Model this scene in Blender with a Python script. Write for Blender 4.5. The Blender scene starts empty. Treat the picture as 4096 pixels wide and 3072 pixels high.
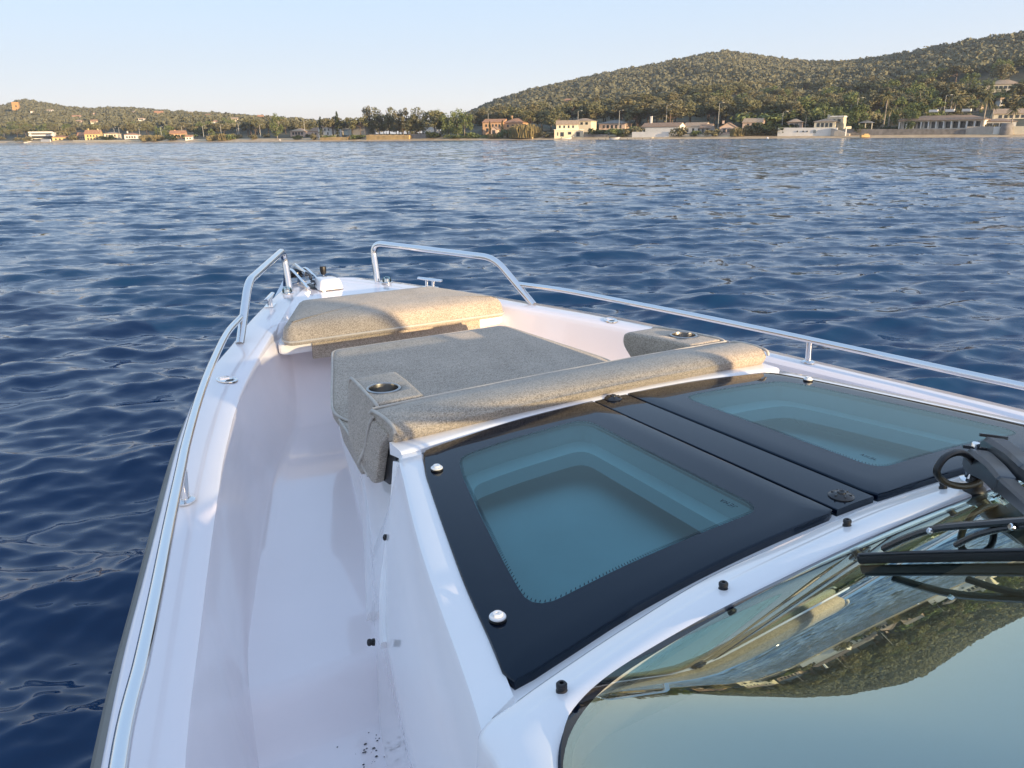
import bpy, bmesh, math, random
import numpy as np
from mathutils import Vector, Matrix

sc = bpy.context.scene
col = sc.collection
R = math.radians
rng = np.random.default_rng(7)
random.seed(7)

# ------------------------------------------------------------------ camera, sky, sun, exposure
CAM_Z = 1.70
PITCH, ROLL, FPX = R(17.84), R(0.52), 3076.0
cam = bpy.data.cameras.new('camera')
cam_o = bpy.data.objects.new('camera', cam)
col.objects.link(cam_o)
cam.sensor_width = 36.0
cam.lens = FPX / 4096 * 36.0
cam.clip_start, cam.clip_end = 0.05, 20000
_Rv, _U0 = Vector((1, 0, 0)), Vector((0, math.sin(PITCH), math.cos(PITCH)))
_F = Vector((0, math.cos(PITCH), -math.sin(PITCH)))
_rc = math.cos(ROLL) * _Rv - math.sin(ROLL) * _U0
_uc = math.sin(ROLL) * _Rv + math.cos(ROLL) * _U0
_m = Matrix((_rc, _uc, -_F)).transposed().to_4x4()
_m.translation = (0, 0, CAM_Z)
cam_o.matrix_world = _m
sc.camera = cam_o

SUN_EL, SUN_AZ = R(8.0), R(134.0)          # azimuth clockwise from +Y
world = bpy.data.worlds.new('World')
sc.world = world
world.use_nodes = True
_nt = world.node_tree
_bg = _nt.nodes['Background']
_sky = _nt.nodes.new('ShaderNodeTexSky')
_sky.sky_type = 'NISHITA'
_sky.sun_disc = False
_sky.sun_elevation = SUN_EL
_sky.sun_rotation = SUN_AZ
_sky.air_density = 1.0
_sky.dust_density = 1.6
_sky.ozone_density = 4.5
_gam = _nt.nodes.new('ShaderNodeGamma')          # hazy evening air: the sky is nearly as bright overhead as low down
_gam.inputs[1].default_value = 0.12
_hue = _nt.nodes.new('ShaderNodeMix')
_hue.data_type = 'RGBA'
_hue.blend_type = 'MULTIPLY'
_hue.inputs[0].default_value = 1.0
_hue.inputs[7].default_value = (3.98, 3.82, 3.86, 1)
_sat = _nt.nodes.new('ShaderNodeHueSaturation')
_sat.inputs['Saturation'].default_value = 3.0
_nt.links.new(_sky.outputs[0], _gam.inputs[0])
_nt.links.new(_gam.outputs[0], _hue.inputs[6])
_nt.links.new(_hue.outputs[2], _sat.inputs['Color'])
_nt.links.new(_sat.outputs[0], _bg.inputs[0])
_bg.inputs[1].default_value = 0.10

_sun = bpy.data.lights.new('sun', 'SUN')
_sun.energy = 4.0
_sun.angle = R(0.6)
_sun.color = (1.0, 0.74, 0.44)
sun_o = bpy.data.objects.new('sun', _sun)
col.objects.link(sun_o)
SUN_DIR = Vector((math.sin(SUN_AZ) * math.cos(SUN_EL), math.cos(SUN_AZ) * math.cos(SUN_EL), math.sin(SUN_EL)))
sun_o.rotation_euler = SUN_DIR.to_track_quat('Z', 'Y').to_euler()
sun_o.location = (30, -30, 40)

sc.view_settings.view_transform = 'Standard'
sc.view_settings.look = 'None'
sc.view_settings.gamma = 1.0
sc.view_settings.exposure = 1.28
sc.cycles.max_bounces = 10
sc.cycles.transparent_max_bounces = 16
sc.cycles.caustics_reflective = False
sc.cycles.caustics_refractive = False
sc.cycles.sample_clamp_indirect = 6.0

# ------------------------------------------------------------------ materials
def nmat(name):
    m = bpy.data.materials.new(name)
    m.use_nodes = True
    nt = m.node_tree
    return m, nt, nt.nodes['Principled BSDF']

def pmat(name, base, rough=0.5, metal=0.0, vary=0.0, vscale=3.0, bump=0.0, bscale=40.0, coat=0.0, ior=1.5, rvary=0.0):
    m, nt, p = nmat(name)
    p.inputs['Base Color'].default_value = (*base, 1)
    p.inputs['Roughness'].default_value = rough
    p.inputs['Metallic'].default_value = metal
    p.inputs['IOR'].default_value = ior
    p.inputs['Coat Weight'].default_value = coat
    p.inputs['Coat Roughness'].default_value = 0.03
    tc = nt.nodes.new('ShaderNodeTexCoord')
    if vary > 0 or rvary > 0:
        n = nt.nodes.new('ShaderNodeTexNoise')
        n.inputs['Scale'].default_value = vscale
        n.inputs['Detail'].default_value = 5
        nt.links.new(tc.outputs['Object'], n.inputs['Vector'])
        if vary > 0:
            cr = nt.nodes.new('ShaderNodeValToRGB')
            cr.color_ramp.elements[0].position = 0.3
            cr.color_ramp.elements[1].position = 0.7
            cr.color_ramp.elements[0].color = (*[max(0, c * (1 - vary)) for c in base], 1)
            cr.color_ramp.elements[1].color = (*[min(1, c * (1 + vary)) for c in base], 1)
            nt.links.new(n.outputs[0], cr.inputs[0])
            nt.links.new(cr.outputs[0], p.inputs['Base Color'])
        if rvary > 0:
            mr = nt.nodes.new('ShaderNodeMapRange')
            mr.inputs[1].default_value, mr.inputs[2].default_value = 0.3, 0.7
            mr.inputs[3].default_value, mr.inputs[4].default_value = max(0, rough - rvary), rough + rvary
            nt.links.new(n.outputs[0], mr.inputs[0])
            nt.links.new(mr.outputs[0], p.inputs['Roughness'])
    if bump > 0:
        n2 = nt.nodes.new('ShaderNodeTexNoise')
        n2.inputs['Scale'].default_value = bscale
        n2.inputs['Detail'].default_value = 4
        nt.links.new(tc.outputs['Object'], n2.inputs['Vector'])
        b = nt.nodes.new('ShaderNodeBump')
        b.inputs['Strength'].default_value = bump
        b.inputs['Distance'].default_value = 0.01
        nt.links.new(n2.outputs[0], b.inputs['Height'])
        nt.links.new(b.outputs[0], p.inputs['Normal'])
    return m

M_GEL = pmat('white_gelcoat', (0.885, 0.865, 0.86), 0.09, vary=0.015, vscale=2.5, coat=0.5, rvary=0.03, bump=0.02, bscale=3)
M_SOLE = pmat('sole_gelcoat', (0.90, 0.845, 0.86), 0.12, vary=0.02, vscale=3, coat=0.6, rvary=0.04)
M_HULL = pmat('hull_paint', (0.42, 0.41, 0.38), 0.25, coat=0.4)
M_RUB = pmat('rub_rail_rubber', (0.20, 0.195, 0.175), 0.5, vary=0.1, vscale=8)
M_STEEL = pmat('polished_steel', (0.80, 0.80, 0.80), 0.07, metal=1.0, rvary=0.03, vscale=20)
M_CHROME = pmat('chrome', (0.86, 0.86, 0.86), 0.03, metal=1.0)
M_BRUSH = pmat('brushed_steel', (0.42, 0.41, 0.40), 0.28, metal=1.0, vary=0.1, vscale=60)
M_BLACK = pmat('black_rubber', (0.012, 0.012, 0.013), 0.45)
M_BLKPL = pmat('black_plastic', (0.02, 0.02, 0.022), 0.25, coat=0.2)
M_GREYMT = pmat('satin_grey_metal', (0.07, 0.075, 0.085), 0.32, metal=0.5)
M_FRIT = pmat('black_glass_frit', (0.003, 0.006, 0.014), 0.012, ior=1.40)
M_FRIT.node_tree.nodes['Principled BSDF'].inputs['Specular Tint'].default_value = (.62, .82, 1.0, 1)
M_WHTPL = pmat('white_plastic', (0.80, 0.80, 0.79), 0.35)
M_DASH = pmat('dash_vinyl', (0.022, 0.024, 0.027), 0.7, vary=0.2, vscale=4)
M_LINER = pmat('cabin_liner', (0.80, 0.82, 0.82), 0.6, vary=0.05)
M_BERTH = pmat('berth_vinyl', (0.64, 0.67, 0.69), 0.7, vary=0.1)

def glass_mat(name, tint, ior, refl_rough=0.0, boost=1.0):
    m = bpy.data.materials.new(name)
    m.use_nodes = True
    nt = m.node_tree
    nt.nodes.clear()
    out = nt.nodes.new('ShaderNodeOutputMaterial')
    mix = nt.nodes.new('ShaderNodeMixShader')
    fr = nt.nodes.new('ShaderNodeFresnel')
    fr.inputs['IOR'].default_value = ior
    tr = nt.nodes.new('ShaderNodeBsdfTransparent')
    tr.inputs[0].default_value = (*tint, 1)
    gl = nt.nodes.new('ShaderNodeBsdfGlossy')
    gl.inputs['Roughness'].default_value = refl_rough
    gl.inputs[0].default_value = (0.80, 1.0, 0.97, 1)
    bo = nt.nodes.new('ShaderNodeMath'); bo.operation = 'MULTIPLY'; bo.use_clamp = True; bo.inputs[1].default_value = boost   # lifts the mirror share above plain Fresnel, for a brighter reflected sky
    nt.links.new(fr.outputs[0], bo.inputs[0])
    nt.links.new(bo.outputs[0], mix.inputs[0])
    nt.links.new(tr.outputs[0], mix.inputs[1])
    nt.links.new(gl.outputs[0], mix.inputs[2])
    nt.links.new(mix.outputs[0], out.inputs[0])
    return m

M_WIND = glass_mat('windscreen_glass', (0.88, 0.96, 0.94), 2.4, 0.0, 1.75)
M_PANE = glass_mat('hatch_pane_glass', (0.50, 0.76, 0.79), 1.50)
M_DOME = glass_mat('clear_lens', (0.85, 0.88, 0.9), 1.5)

def fabric_mat(name, light, dark, pitch=0.0034):
    m, nt, p = nmat(name)
    p.inputs['Roughness'].default_value = 0.9
    p.inputs['Sheen Weight'].default_value = 0.15
    tc = nt.nodes.new('ShaderNodeTexCoord')
    def mth(op, a, b=None):
        n = nt.nodes.new('ShaderNodeMath'); n.operation = op
        for i, v in enumerate((a, b)):
            if v is None: continue
            if isinstance(v, (int, float)): n.inputs[i].default_value = v
            else: nt.links.new(v, n.inputs[i])
        return n.outputs[0]
    # yarn crossings as small cells, each with its own tone; slow mottling over the whole cloth
    vo = nt.nodes.new('ShaderNodeTexVoronoi'); vo.inputs['Scale'].default_value = 1.0 / pitch; vo.inputs['Randomness'].default_value = .9
    nt.links.new(tc.outputs['Object'], vo.inputs['Vector'])
    sc_ = nt.nodes.new('ShaderNodeSeparateColor'); nt.links.new(vo.outputs['Color'], sc_.inputs[0])
    w = mth('SUBTRACT', 0.55, vo.outputs['Distance'])
    n3 = nt.nodes.new('ShaderNodeTexNoise')
    n3.inputs['Scale'].default_value = 9
    n3.inputs['Detail'].default_value = 6
    nt.links.new(tc.outputs['Object'], n3.inputs['Vector'])
    f = mth('ADD', mth('ADD', mth('MULTIPLY', w, 0.48), mth('MULTIPLY', sc_.outputs[0], 0.20)), mth('MULTIPLY', n3.outputs[0], 0.22))
    cr = nt.nodes.new('ShaderNodeValToRGB')
    cr.color_ramp.elements[0].position = 0.04
    cr.color_ramp.elements[1].position = 0.72
    cr.color_ramp.elements[0].color = (*dark, 1)
    cr.color_ramp.elements[1].color = (*light, 1)
    nt.links.new(f, cr.inputs[0])
    nt.links.new(cr.outputs[0], p.inputs['Base Color'])
    b = nt.nodes.new('ShaderNodeBump')
    b.inputs['Strength'].default_value = 0.6
    b.inputs['Distance'].default_value = 0.0012
    nt.links.new(w, b.inputs['Height'])
    b2 = nt.nodes.new('ShaderNodeBump')
    b2.inputs['Strength'].default_value = 0.35
    b2.inputs['Distance'].default_value = 0.012
    nt.links.new(n3.outputs[0], b2.inputs['Height'])
    nt.links.new(b2.outputs[0], b.inputs['Normal'])
    nt.links.new(b.outputs[0], p.inputs['Normal'])
    return m

M_FAB = fabric_mat('woven_cushion_fabric', (0.80, 0.685, 0.555), (0.25, 0.21, 0.165))
M_PIPE = pmat('piping_cord', (0.52, 0.48, 0.42), 0.8, vary=0.1, vscale=60)

# ------------------------------------------------------------------ mesh helpers
def tag(o, label=None, cat=None, group=None, kind=None):
    if label: o['label'] = label
    if cat: o['category'] = cat
    if group: o['group'] = group
    if kind: o['kind'] = kind
    return o

def mesh_obj(name, verts, faces, m, parent=None, smooth=True, angle=None, loc=None):
    me = bpy.data.meshes.new(name)
    me.from_pydata([tuple(v) for v in verts], [], [tuple(f) for f in faces])
    me.validate()
    if smooth:
        me.polygons.foreach_set('use_smooth', [True] * len(me.polygons))
    if angle is not None:
        try: me.set_sharp_from_angle(angle=R(angle))
        except Exception: pass
    if m is not None:
        for mm in (m if isinstance(m, (list, tuple)) else [m]): me.materials.append(mm)
    o = bpy.data.objects.new(name, me)
    col.objects.link(o)
    if parent is not None: o.parent = parent
    if loc is not None: o.location = loc
    return o

def np_mesh(name, V, F, m, nside):
    """fast mesh from numpy arrays (all faces with nside corners)"""
    me = bpy.data.meshes.new(name)
    me.vertices.add(len(V))
    me.vertices.foreach_set('co', np.ascontiguousarray(V, np.float32).ravel())
    nf = len(F)
    me.loops.add(nf * nside)
    me.loops.foreach_set('vertex_index', np.ascontiguousarray(F, np.int32).ravel())
    me.polygons.add(nf)
    me.polygons.foreach_set('loop_start', np.arange(0, nf * nside, nside, dtype=np.int32))
    me.update(calc_edges=True)
    if m is not None: me.materials.append(m)
    return me

def link(name, me, parent=None, loc=None):
    o = bpy.data.objects.new(name, me)
    col.objects.link(o)
    if parent is not None: o.parent = parent
    if loc is not None: o.location = loc
    return o

class MB:
    """collects verts and faces of several shapes into one mesh"""
    def __init__(s): s.v, s.f = [], []
    def add(s, v, f):
        b = len(s.v)
        s.v += [tuple(q) for q in v]
        s.f += [tuple(i + b for i in q) for q in f]
        return s
    def box(s, c, d, rot=None, taper=1.0):
        c = Vector(c); hx, hy, hz = [q / 2 for q in d]
        vs = []
        for z, t in ((-hz, 1.0), (hz, taper)):
            for x, y in ((-hx, -hy), (hx, -hy), (hx, hy), (-hx, hy)):
                q = Vector((x * t, y * t, z))
                if rot is not None: q = rot @ q
                vs.append(c + q)
        return s.add(vs, [(3, 2, 1, 0), (4, 5, 6, 7), (0, 1, 5, 4), (1, 2, 6, 5), (2, 3, 7, 6), (3, 0, 4, 7)])
    def tube(s, pts, r, n=12, cap=True, flat=None):
        pts = [Vector(p) for p in pts]
        rs = r if isinstance(r, (list, tuple)) else [r] * len(pts)
        t0 = (pts[1] - pts[0]).normalized()
        up = Vector((0, 0, 1)) if abs(t0.z) < 0.9 else Vector((1, 0, 0))
        nrm = (up - t0 * up.dot(t0)).normalized()
        vs = []
        for i, p in enumerate(pts):
            if i == 0: t = pts[1] - p
            elif i == len(pts) - 1: t = p - pts[i - 1]
            else: t = (pts[i + 1] - p).normalized() + (p - pts[i - 1]).normalized()
            t.normalize()
            nrm = (nrm - t * nrm.dot(t)).normalized()
            bi = t.cross(nrm)
            for k in range(n):
                a = 2 * math.pi * k / n
                fa, fb = (1, 1) if flat is None else flat
                vs.append(p + nrm * (math.cos(a) * rs[i] * fa) + bi * (math.sin(a) * rs[i] * fb))
        fs = []
        for i in range(len(pts) - 1):
            for k in range(n):
                a, b = i * n + k, i * n + (k + 1) % n
                fs.append((a, b, b + n, a + n))
        if cap:
            fs.append(tuple(range(n - 1, -1, -1)))
            fs.append(tuple(range((len(pts) - 1) * n, len(pts) * n)))
        return s.add(vs, fs)
    def lathe(s, c, prof, n=24, axis=None, cap0=True):
        c = Vector(c)
        q = Vector((0, 0, 1)).rotation_difference(Vector(axis)) if axis is not None else None
        vs = []
        for r, z in prof:
            for k in range(n):
                a = 2 * math.pi * k / n
                v = Vector((r * math.cos(a), r * math.sin(a), z))
                if q is not None: v = q @ v
                vs.append(c + v)
        fs = []
        for i in range(len(prof) - 1):
            for k in range(n):
                a, b = i * n + k, i * n + (k + 1) % n
                fs.append((a, b, b + n, a + n))
        if cap0: fs.append(tuple(range(n - 1, -1, -1)))
        fs.append(tuple(range((len(prof) - 1) * n, len(prof) * n)))
        return s.add(vs, fs)
    def build(s, name, m, parent=None, smooth=True, angle=35, loc=None):
        return mesh_obj(name, s.v, s.f, m, parent, smooth, angle, loc)

def fillet(pts, rad, n=7):
    """polyline with rounded corners"""
    pts = [Vector(p) for p in pts]
    rads = rad if isinstance(rad, (list, tuple)) else [rad] * len(pts)
    out = [pts[0]]
    for i in range(1, len(pts) - 1):
        p, a, b = pts[i], pts[i - 1], pts[i + 1]
        u, w = (a - p), (b - p)
        d = min(rads[i], u.length * 0.48, w.length * 0.48)
        if d < 1e-5:
            out.append(p); continue
        s, e = p + u.normalized() * d, p + w.normalized() * d
        for k in range(n + 1):
            t = k / n
            out.append(s * (1 - t) ** 2 + p * 2 * t * (1 - t) + e * t ** 2)
    out.append(pts[-1])
    return out

def spline(pts, n=8):
    """Catmull-Rom through points"""
    P = [Vector(p) for p in pts]
    P = [P[0] * 2 - P[1]] + P + [P[-1] * 2 - P[-2]]
    out = []
    for i in range(1, len(P) - 2):
        for k in range(n):
            t = k / n
            a, b, c, d = P[i - 1], P[i], P[i + 1], P[i + 2]
            out.append(0.5 * ((2 * b) + (c - a) * t + (2 * a - 5 * b + 4 * c - d) * t * t + (3 * b - a - 3 * c + d) * t ** 3))
    out.append(P[-2])
    return out

def smooth_interp(x, xs, ys):
    """monotone cubic interpolation (PCHIP)"""
    xs, ys = np.asarray(xs, float), np.asarray(ys, float)
    h = np.diff(xs); d = np.diff(ys) / h
    m = np.zeros(len(xs)); m[0], m[-1] = d[0], d[-1]
    for i in range(1, len(xs) - 1):
        if d[i - 1] * d[i] > 0:
            w1, w2 = 2 * h[i] + h[i - 1], h[i] + 2 * h[i - 1]
            m[i] = (w1 + w2) / (w1 / d[i - 1] + w2 / d[i])
    x = np.clip(np.asarray(x, float), xs[0], xs[-1])
    i = np.clip(np.searchsorted(xs, x) - 1, 0, len(xs) - 2)
    t = (x - xs[i]) / h[i]
    return ((1 + 2 * t) * (1 - t) ** 2 * ys[i] + t * (1 - t) ** 2 * h[i] * m[i]
            + t * t * (3 - 2 * t) * ys[i + 1] + t * t * (t - 1) * h[i] * m[i + 1])

def ring_loft(rings, close_top=True, close_bottom=False):
    n = len(rings[0]); v = []; f = []
    for r in rings: v += [tuple(p) for p in r]
    for i in range(len(rings) - 1):
        for k in range(n):
            a, b = i * n + k, i * n + (k + 1) % n
            f.append((a, b, b + n, a + n))
    if close_top: f.append(tuple(range((len(rings) - 1) * n, len(rings) * n)))
    if close_bottom: f.append(tuple(range(n - 1, -1, -1)))
    return v, f

# ------------------------------------------------------------------ the boat (local frame: x starboard, y forward, z up from the water)
HEAD = R(30.6)
OFF = 1.2354                                # the camera stands this far to port of the centreline
boat = bpy.data.objects.new('motorboat', None)
col.objects.link(boat)
boat.location = (math.cos(HEAD) * OFF, math.sin(HEAD) * OFF, 0)
boat.rotation_euler = (0, 0, HEAD)
boat.empty_display_size = 0.3
tag(boat, 'white open motorboat with stainless bow rails, seen from above its port side deck', 'motorboat')
BM = Matrix.Translation(boat.location) @ Matrix.Rotation(HEAD, 4, 'Z')

def L(x, y, z): return Vector((x, y, z + CAM_Z))      # z given from the camera's height

def zg(y): return float(smooth_interp(y, [-3, 0, .9, 1.77, 2.6, 3.03, 3.9, 4.4], [-.90, -.86, -.826, -.796, -.768, -.753, -.733, -.722]))
XO = ([-3.0, 0, .5, 1.02, 1.27, 1.5, 1.81, 2.12, 2.45, 2.79, 3.02, 3.33, 3.68, 3.98, 4.05, 4.10, 4.125], [1.46, 1.46, 1.40, 1.298, 1.245, 1.188, 1.112, 1.036, .942, .815, .708, .575, .402, .235, .175, .09, .004])
XI = ([-3.0, 0, .5, .96, 1.31, 1.59, 1.78, 1.98, 2.14, 2.32, 2.53, 2.74, 2.98, 3.26, 3.6, 3.9, 4.05, 4.125], [1.33, 1.33, 1.27, 1.195, 1.111, 1.041, .992, .94, .893, .838, .762, .678, .575, .455, .31, .16, .06, .001])
F1 = ([-3.0, .5, 1.2, 2.08, 2.39, 2.62, 3.06, 3.3, 3.7, 4.125], [1.31, 1.25, 1.115, .898, .802, .705, .515, .42, .25, .0005])
F2 = ([-3.0, .5, .9, 1.36, 1.455, 1.6, 1.8, 2.13, 2.34, 2.63, 2.9, 3.2, 3.5, 3.8, 4.125], [1.24, 1.18, 1.125, 1.045, 1.03, 1.0, .938, .828, .753, .633, .505, .42, .29, .17, .0003])
def xo(y): return float(smooth_interp(y, *XO))
def xi(y): return float(smooth_interp(y, *XI))
def zsole(y):
    if y > 3.26: return zg(y) - .003
    return float(np.interp(y, [-3, 1.355, 1.375, 1.44, 1.47, 2.82, 2.90, 3.00, 3.08, 3.14, 3.18, 3.26], [-1.25, -1.24, -1.225, -1.145, -1.13, -1.065, -1.050, -1.005, -.955, -.90, -.845, -.757]))

ys = sorted(set([-2.6, -1.5, -.5, 0, .4, .8] + [round(v, 3) for v in np.arange(1.0, 4.0, .06)] + [1.355, 1.365, 1.375, 1.39, 1.41, 1.425, 1.44, 1.455, 1.47, 2.82, 2.86, 2.9, 2.95, 3.0, 3.04, 3.08, 3.11, 3.14, 3.16, 3.18, 3.22, 3.26, 3.265] + list(np.round(np.linspace(3.98, 4.125, 12), 4))))
secs = []
for y in ys:
    o_, i_, g, s_ = xo(y), min(xi(y), xo(y) - .0005), zg(y), zsole(y)
    a, b = float(smooth_interp(y, *F1)), float(smooth_interp(y, *F2))
    a = min(a, i_ - .0002); b = min(b, a - .0001)
    mid = .5 * (g + s_)
    k = min(1.0, o_ / .25)
    dep = g - s_
    p = [(o_ + .004 * k, g - .060), (o_ + .003 * k, g - .016), (o_ - .002 * k, g - .005), (o_ - .012 * k, g),
         (i_ + .034 * k * (o_ - i_) / .1, g), (i_ + .012 * k, g - .003), (i_ + .003 * k, g - .010 * min(1, dep / .1)), (i_, g - .026 * min(1, dep / .1)),
         (.5 * (i_ + a), .4 * g + .6 * mid + .2 * (g - mid) - .2 * (g - mid)), (a, mid), (a * .80 + b * .20, mid * .72 + s_ * .28), (a * .45 + b * .55, mid * .34 + s_ * .66), (a * .16 + b * .84, mid * .10 + s_ * .90),
         (b + .000, s_ + .006 * min(1, dep / .1)), (b - .030 * k, s_), (b * .5, s_), (0, s_)]
    p = [(min(x, o_ + .004), z) for x, z in p]
    secs.append([L(-x, y, z) for x, z in p] + [L(x, y, z) for x, z in p[-2::-1]])
n = len(secs[0]); v = [q for s in secs for q in s]; f = []
for i in range(len(secs) - 1):
    for k in range(n - 1):
        f.append((i * n + k, i * n + k + 1, (i + 1) * n + k + 1, (i + 1) * n + k))
mesh_obj('deck', v, f, M_SOLE, boat, True, 40)

# hull sides
secs = []
for y in ys:
    o_, g = xo(y), zg(y)
    k = min(1, o_ / .3)
    t = max(0, (y - 2.0) / 2.12)
    wl = o_ * (.93 - .35 * t * t) - .02 * k
    p = [(o_ + .002, g - .058), (o_ + .001, g - .20), (o_ * (.985 - .08 * t), g - .5), (wl, -1.70), (wl * .75, -2.0), (0, -2.2)]
    y2 = [y, y, y - .06 * t, y - .16 * t, y - .3 * t, y - .4 * t]
    secs.append([L(-x, yy, z) for (x, z), yy in zip(p, y2)] + [L(x, yy, z) for (x, z), yy in list(zip(p, y2))[-2::-1]])
n = len(secs[0]); v = [q for s in secs for q in s]; f = []
for i in range(len(secs) - 1):
    for k in range(n - 1):
        f.append((i * n + k, (i + 1) * n + k, (i + 1) * n + k + 1, i * n + k + 1))
f.append(tuple(range(n)))
mesh_obj('hull', v, f, M_HULL, boat, True, 50)
for sgn in (-1, 1):
    m = MB()
    yy = [y for y in ys if y <= 4.0]
    m.tube([L(sgn * (xo(y) + .012), y, zg(y) - .080) for y in yy], .024, 10)
    m.build('rub_rail', M_RUB, boat)

# ---- cabin trunk
def strip_x(y): return float(smooth_interp(y, [-1.2, 0, .5, .751, .831, .952, 1.122, 1.227, 1.4, 1.532, 1.6, 1.85, 2.15, 2.6, 2.8], [1.06, 1.0, .93, .86, .839, .809, .764, .733, .678, .633, .585, .50, .46, .36, .31]))
def panel_x(y): return float(smooth_interp(y, [-1.2, 0, .5, .75, .947, 1.11, 1.285, 1.535, 1.8, 2.1, 2.5, 2.75], [1.10, 1.03, .975, .912, .866, .826, .778, .708, .62, .531, .43, .37]))
def base_x(y): return float(smooth_interp(y, [-1.2, 0, .5, .75, .95, 1.2, 1.444, 1.691, 2.056, 2.5, 2.75], [1.12, 1.06, 1.0, .935, .885, .832, .764, .678, .553, .45, .39]))
def roof_z(x, y): return -.671 - .0097 * (y - .83) - .044 * x * x
def glass_x(y): return float(smooth_interp(y, [.70, .729, .833, .978, 1.205, 1.405, 1.50, 1.53], [.82, .812, .784, .75, .685, .625, .592, .580]))
def zb(y): return zsole(y) - .03 if y > 1.56 else -1.30
secs = []
tys = [-1.2, -.6, 0, .3, .5, .62, .70, .72] + list(np.round(np.linspace(.75, 1.53, 20), 3)) + [1.555, 1.575, 1.60, 1.62, 1.70, 1.85, 2.0, 2.15, 2.3, 2.5, 2.75]
for y in tys:
    s_, pn, bx = strip_x(y), panel_x(y), base_x(y)
    if y <= 1.53: top = roof_z(s_, max(y, .7)) + .004
    elif y < 1.61: top = -.700 - (y - 1.53) * .3
    else: top = -.87
    inn = min(glass_x(y) - .004, s_ - .012) if y <= 1.53 else s_ - .02
    if y < .72: inn = s_ - .02
    zt = top
    p = [(inn, zt - .02 if y <= 1.53 else zt), (inn + .001, zt), (s_ - .010, zt), (s_ - .002, zt - .003), (s_ + .003, zt - .014),
         (.55 * s_ + .45 * pn, .55 * zt + .45 * -.98), (pn - .002, -.965), (pn + .003, -.98), (pn + .002, -.992), (.3 * pn + .7 * bx - .012, -1.06), (bx - .006, zb(y) + .05), (bx + .012, zb(y) + .018), (bx + .03, zb(y))]
    secs.append(p)
for sgn in (-1, 1):
    v = [L(sgn * x, y, z) for y, s in zip(tys, secs) for x, z in s]
    n = len(secs[0]); f = []
    for i in range(len(secs) - 1):
        for k in range(n - 1):
            q = (i * n + k, i * n + k + 1, (i + 1) * n + k + 1, (i + 1) * n + k)
            f.append(q if sgn < 0 else q[::-1])
    mesh_obj('cabin_side', v, f, M_GEL, boat, True, 38)
# fore bulkhead of the trunk, lid under the sun pad, and the ridge under the backrest
m = MB()
fy = [1.60, 1.85, 2.15, 2.6, 2.76]
v = [L(s * (strip_x(y) - .004), y, -.872) for y in fy for s in (-1, 1)]
m.add(v, [(2 * i, 2 * i + 1, 2 * i + 3, 2 * i + 2) for i in range(len(fy) - 1)])
y = 2.75
m.add([L(-strip_x(y), y, -.872), L(strip_x(y), y, -.872), L(base_x(y) + .01, y + .01, -1.09), L(-base_x(y) - .01, y + .01, -1.09)], [(0, 1, 2, 3)])
m.add([L(-.60, 1.60, -.71), L(.60, 1.60, -.71), L(.60, 1.60, -.88), L(-.60, 1.60, -.88)], [(0, 1, 2, 3)])
m.build('sunpad_base', M_GEL, boat)
m = MB()
for y0, y1 in ((.672, .84), (1.475, 1.60)):
    X_ = [min(strip_x(y1), strip_x(y0)) * k / 8 for k in range(-8, 9)]
    v = [L(x, y, roof_z(x, max(y, .72)) - .010) for y in (y0, y1) for x in X_]
    m.add(v, [(k, k + 1, k + 18, k + 17) for k in range(16)])
m.build('cabin_top', M_GEL, boat)
m = MB()
rp = []
for i in range(25):
    x = -.626 + 1.252 * i / 24
    rp.append((x, 1.552 + .028 * (1 - (x / .632) ** 2)))
prof = [(-.024, -.016), (-.024, -.006), (-.019, -.001), (-.010, .001), (.05, .001), (.05, -.03)]
v = [L(x, y + dy, roof_z(x, 1.5) + .008 + dz) for x, y in rp for dy, dz in prof]
n = len(prof)
m.add(v, [(i * n + k, (i + 1) * n + k, (i + 1) * n + k + 1, i * n + k + 1) for i in range(24) for k in range(n - 1)] + [tuple(range(n)), tuple(range(24 * n + n - 1, 24 * n - 1, -1))])
m.build('ridge_moulding', M_GEL, boat)
# moulded bead where fore trunk and cabin side meet
for sgn in (-1, 1):
    pts = spline([(sgn * .632, 1.545, -.712), (sgn * .655, 1.52, -.80), (sgn * .700, 1.455, -.88), (sgn * .735, 1.40, -.925), (sgn * .772, 1.318, -.972), (sgn * .785, 1.28, -.985)], 5)
    MB().tube([L(*p) for p in pts], .010, 8).build('moulded_bead', M_GEL, boat)

# ---- hatches: black printed glass border with a tinted pane, sharing the cambered roof surface
def rounded(poly, rads, n=6):
    P = [Vector((x, y, 0)) for x, y in poly]; out = []
    N = len(P)
    for i in range(N):
        p, a, b = P[i], P[i - 1], P[(i + 1) % N]
        r = rads[i] if isinstance(rads, (list, tuple)) else rads
        u, w = a - p, b - p
        d = min(r, u.length * .45, w.length * .45)
        s, e = p + u.normalized() * d, p + w.normalized() * d
        for k in range(n + 1):
            t = k / n
            q = s * (1 - t) ** 2 + p * 2 * t * (1 - t) + e * t ** 2
            out.append((q.x, q.y))
    return out
def resample(poly, N, start):
    P = np.array(poly); k = np.argmin(((P - np.array(start)) ** 2).sum(1)); P = np.roll(P, -k, 0)
    Q = np.vstack([P, P[:1]]); d = np.r_[0, np.cumsum(np.sqrt((np.diff(Q, axis=0) ** 2).sum(1)))]
    t = np.linspace(0, d[-1], N + 1)[:-1]
    return np.c_[np.interp(t, d, Q[:, 0]), np.interp(t, d, Q[:, 1])]

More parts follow.
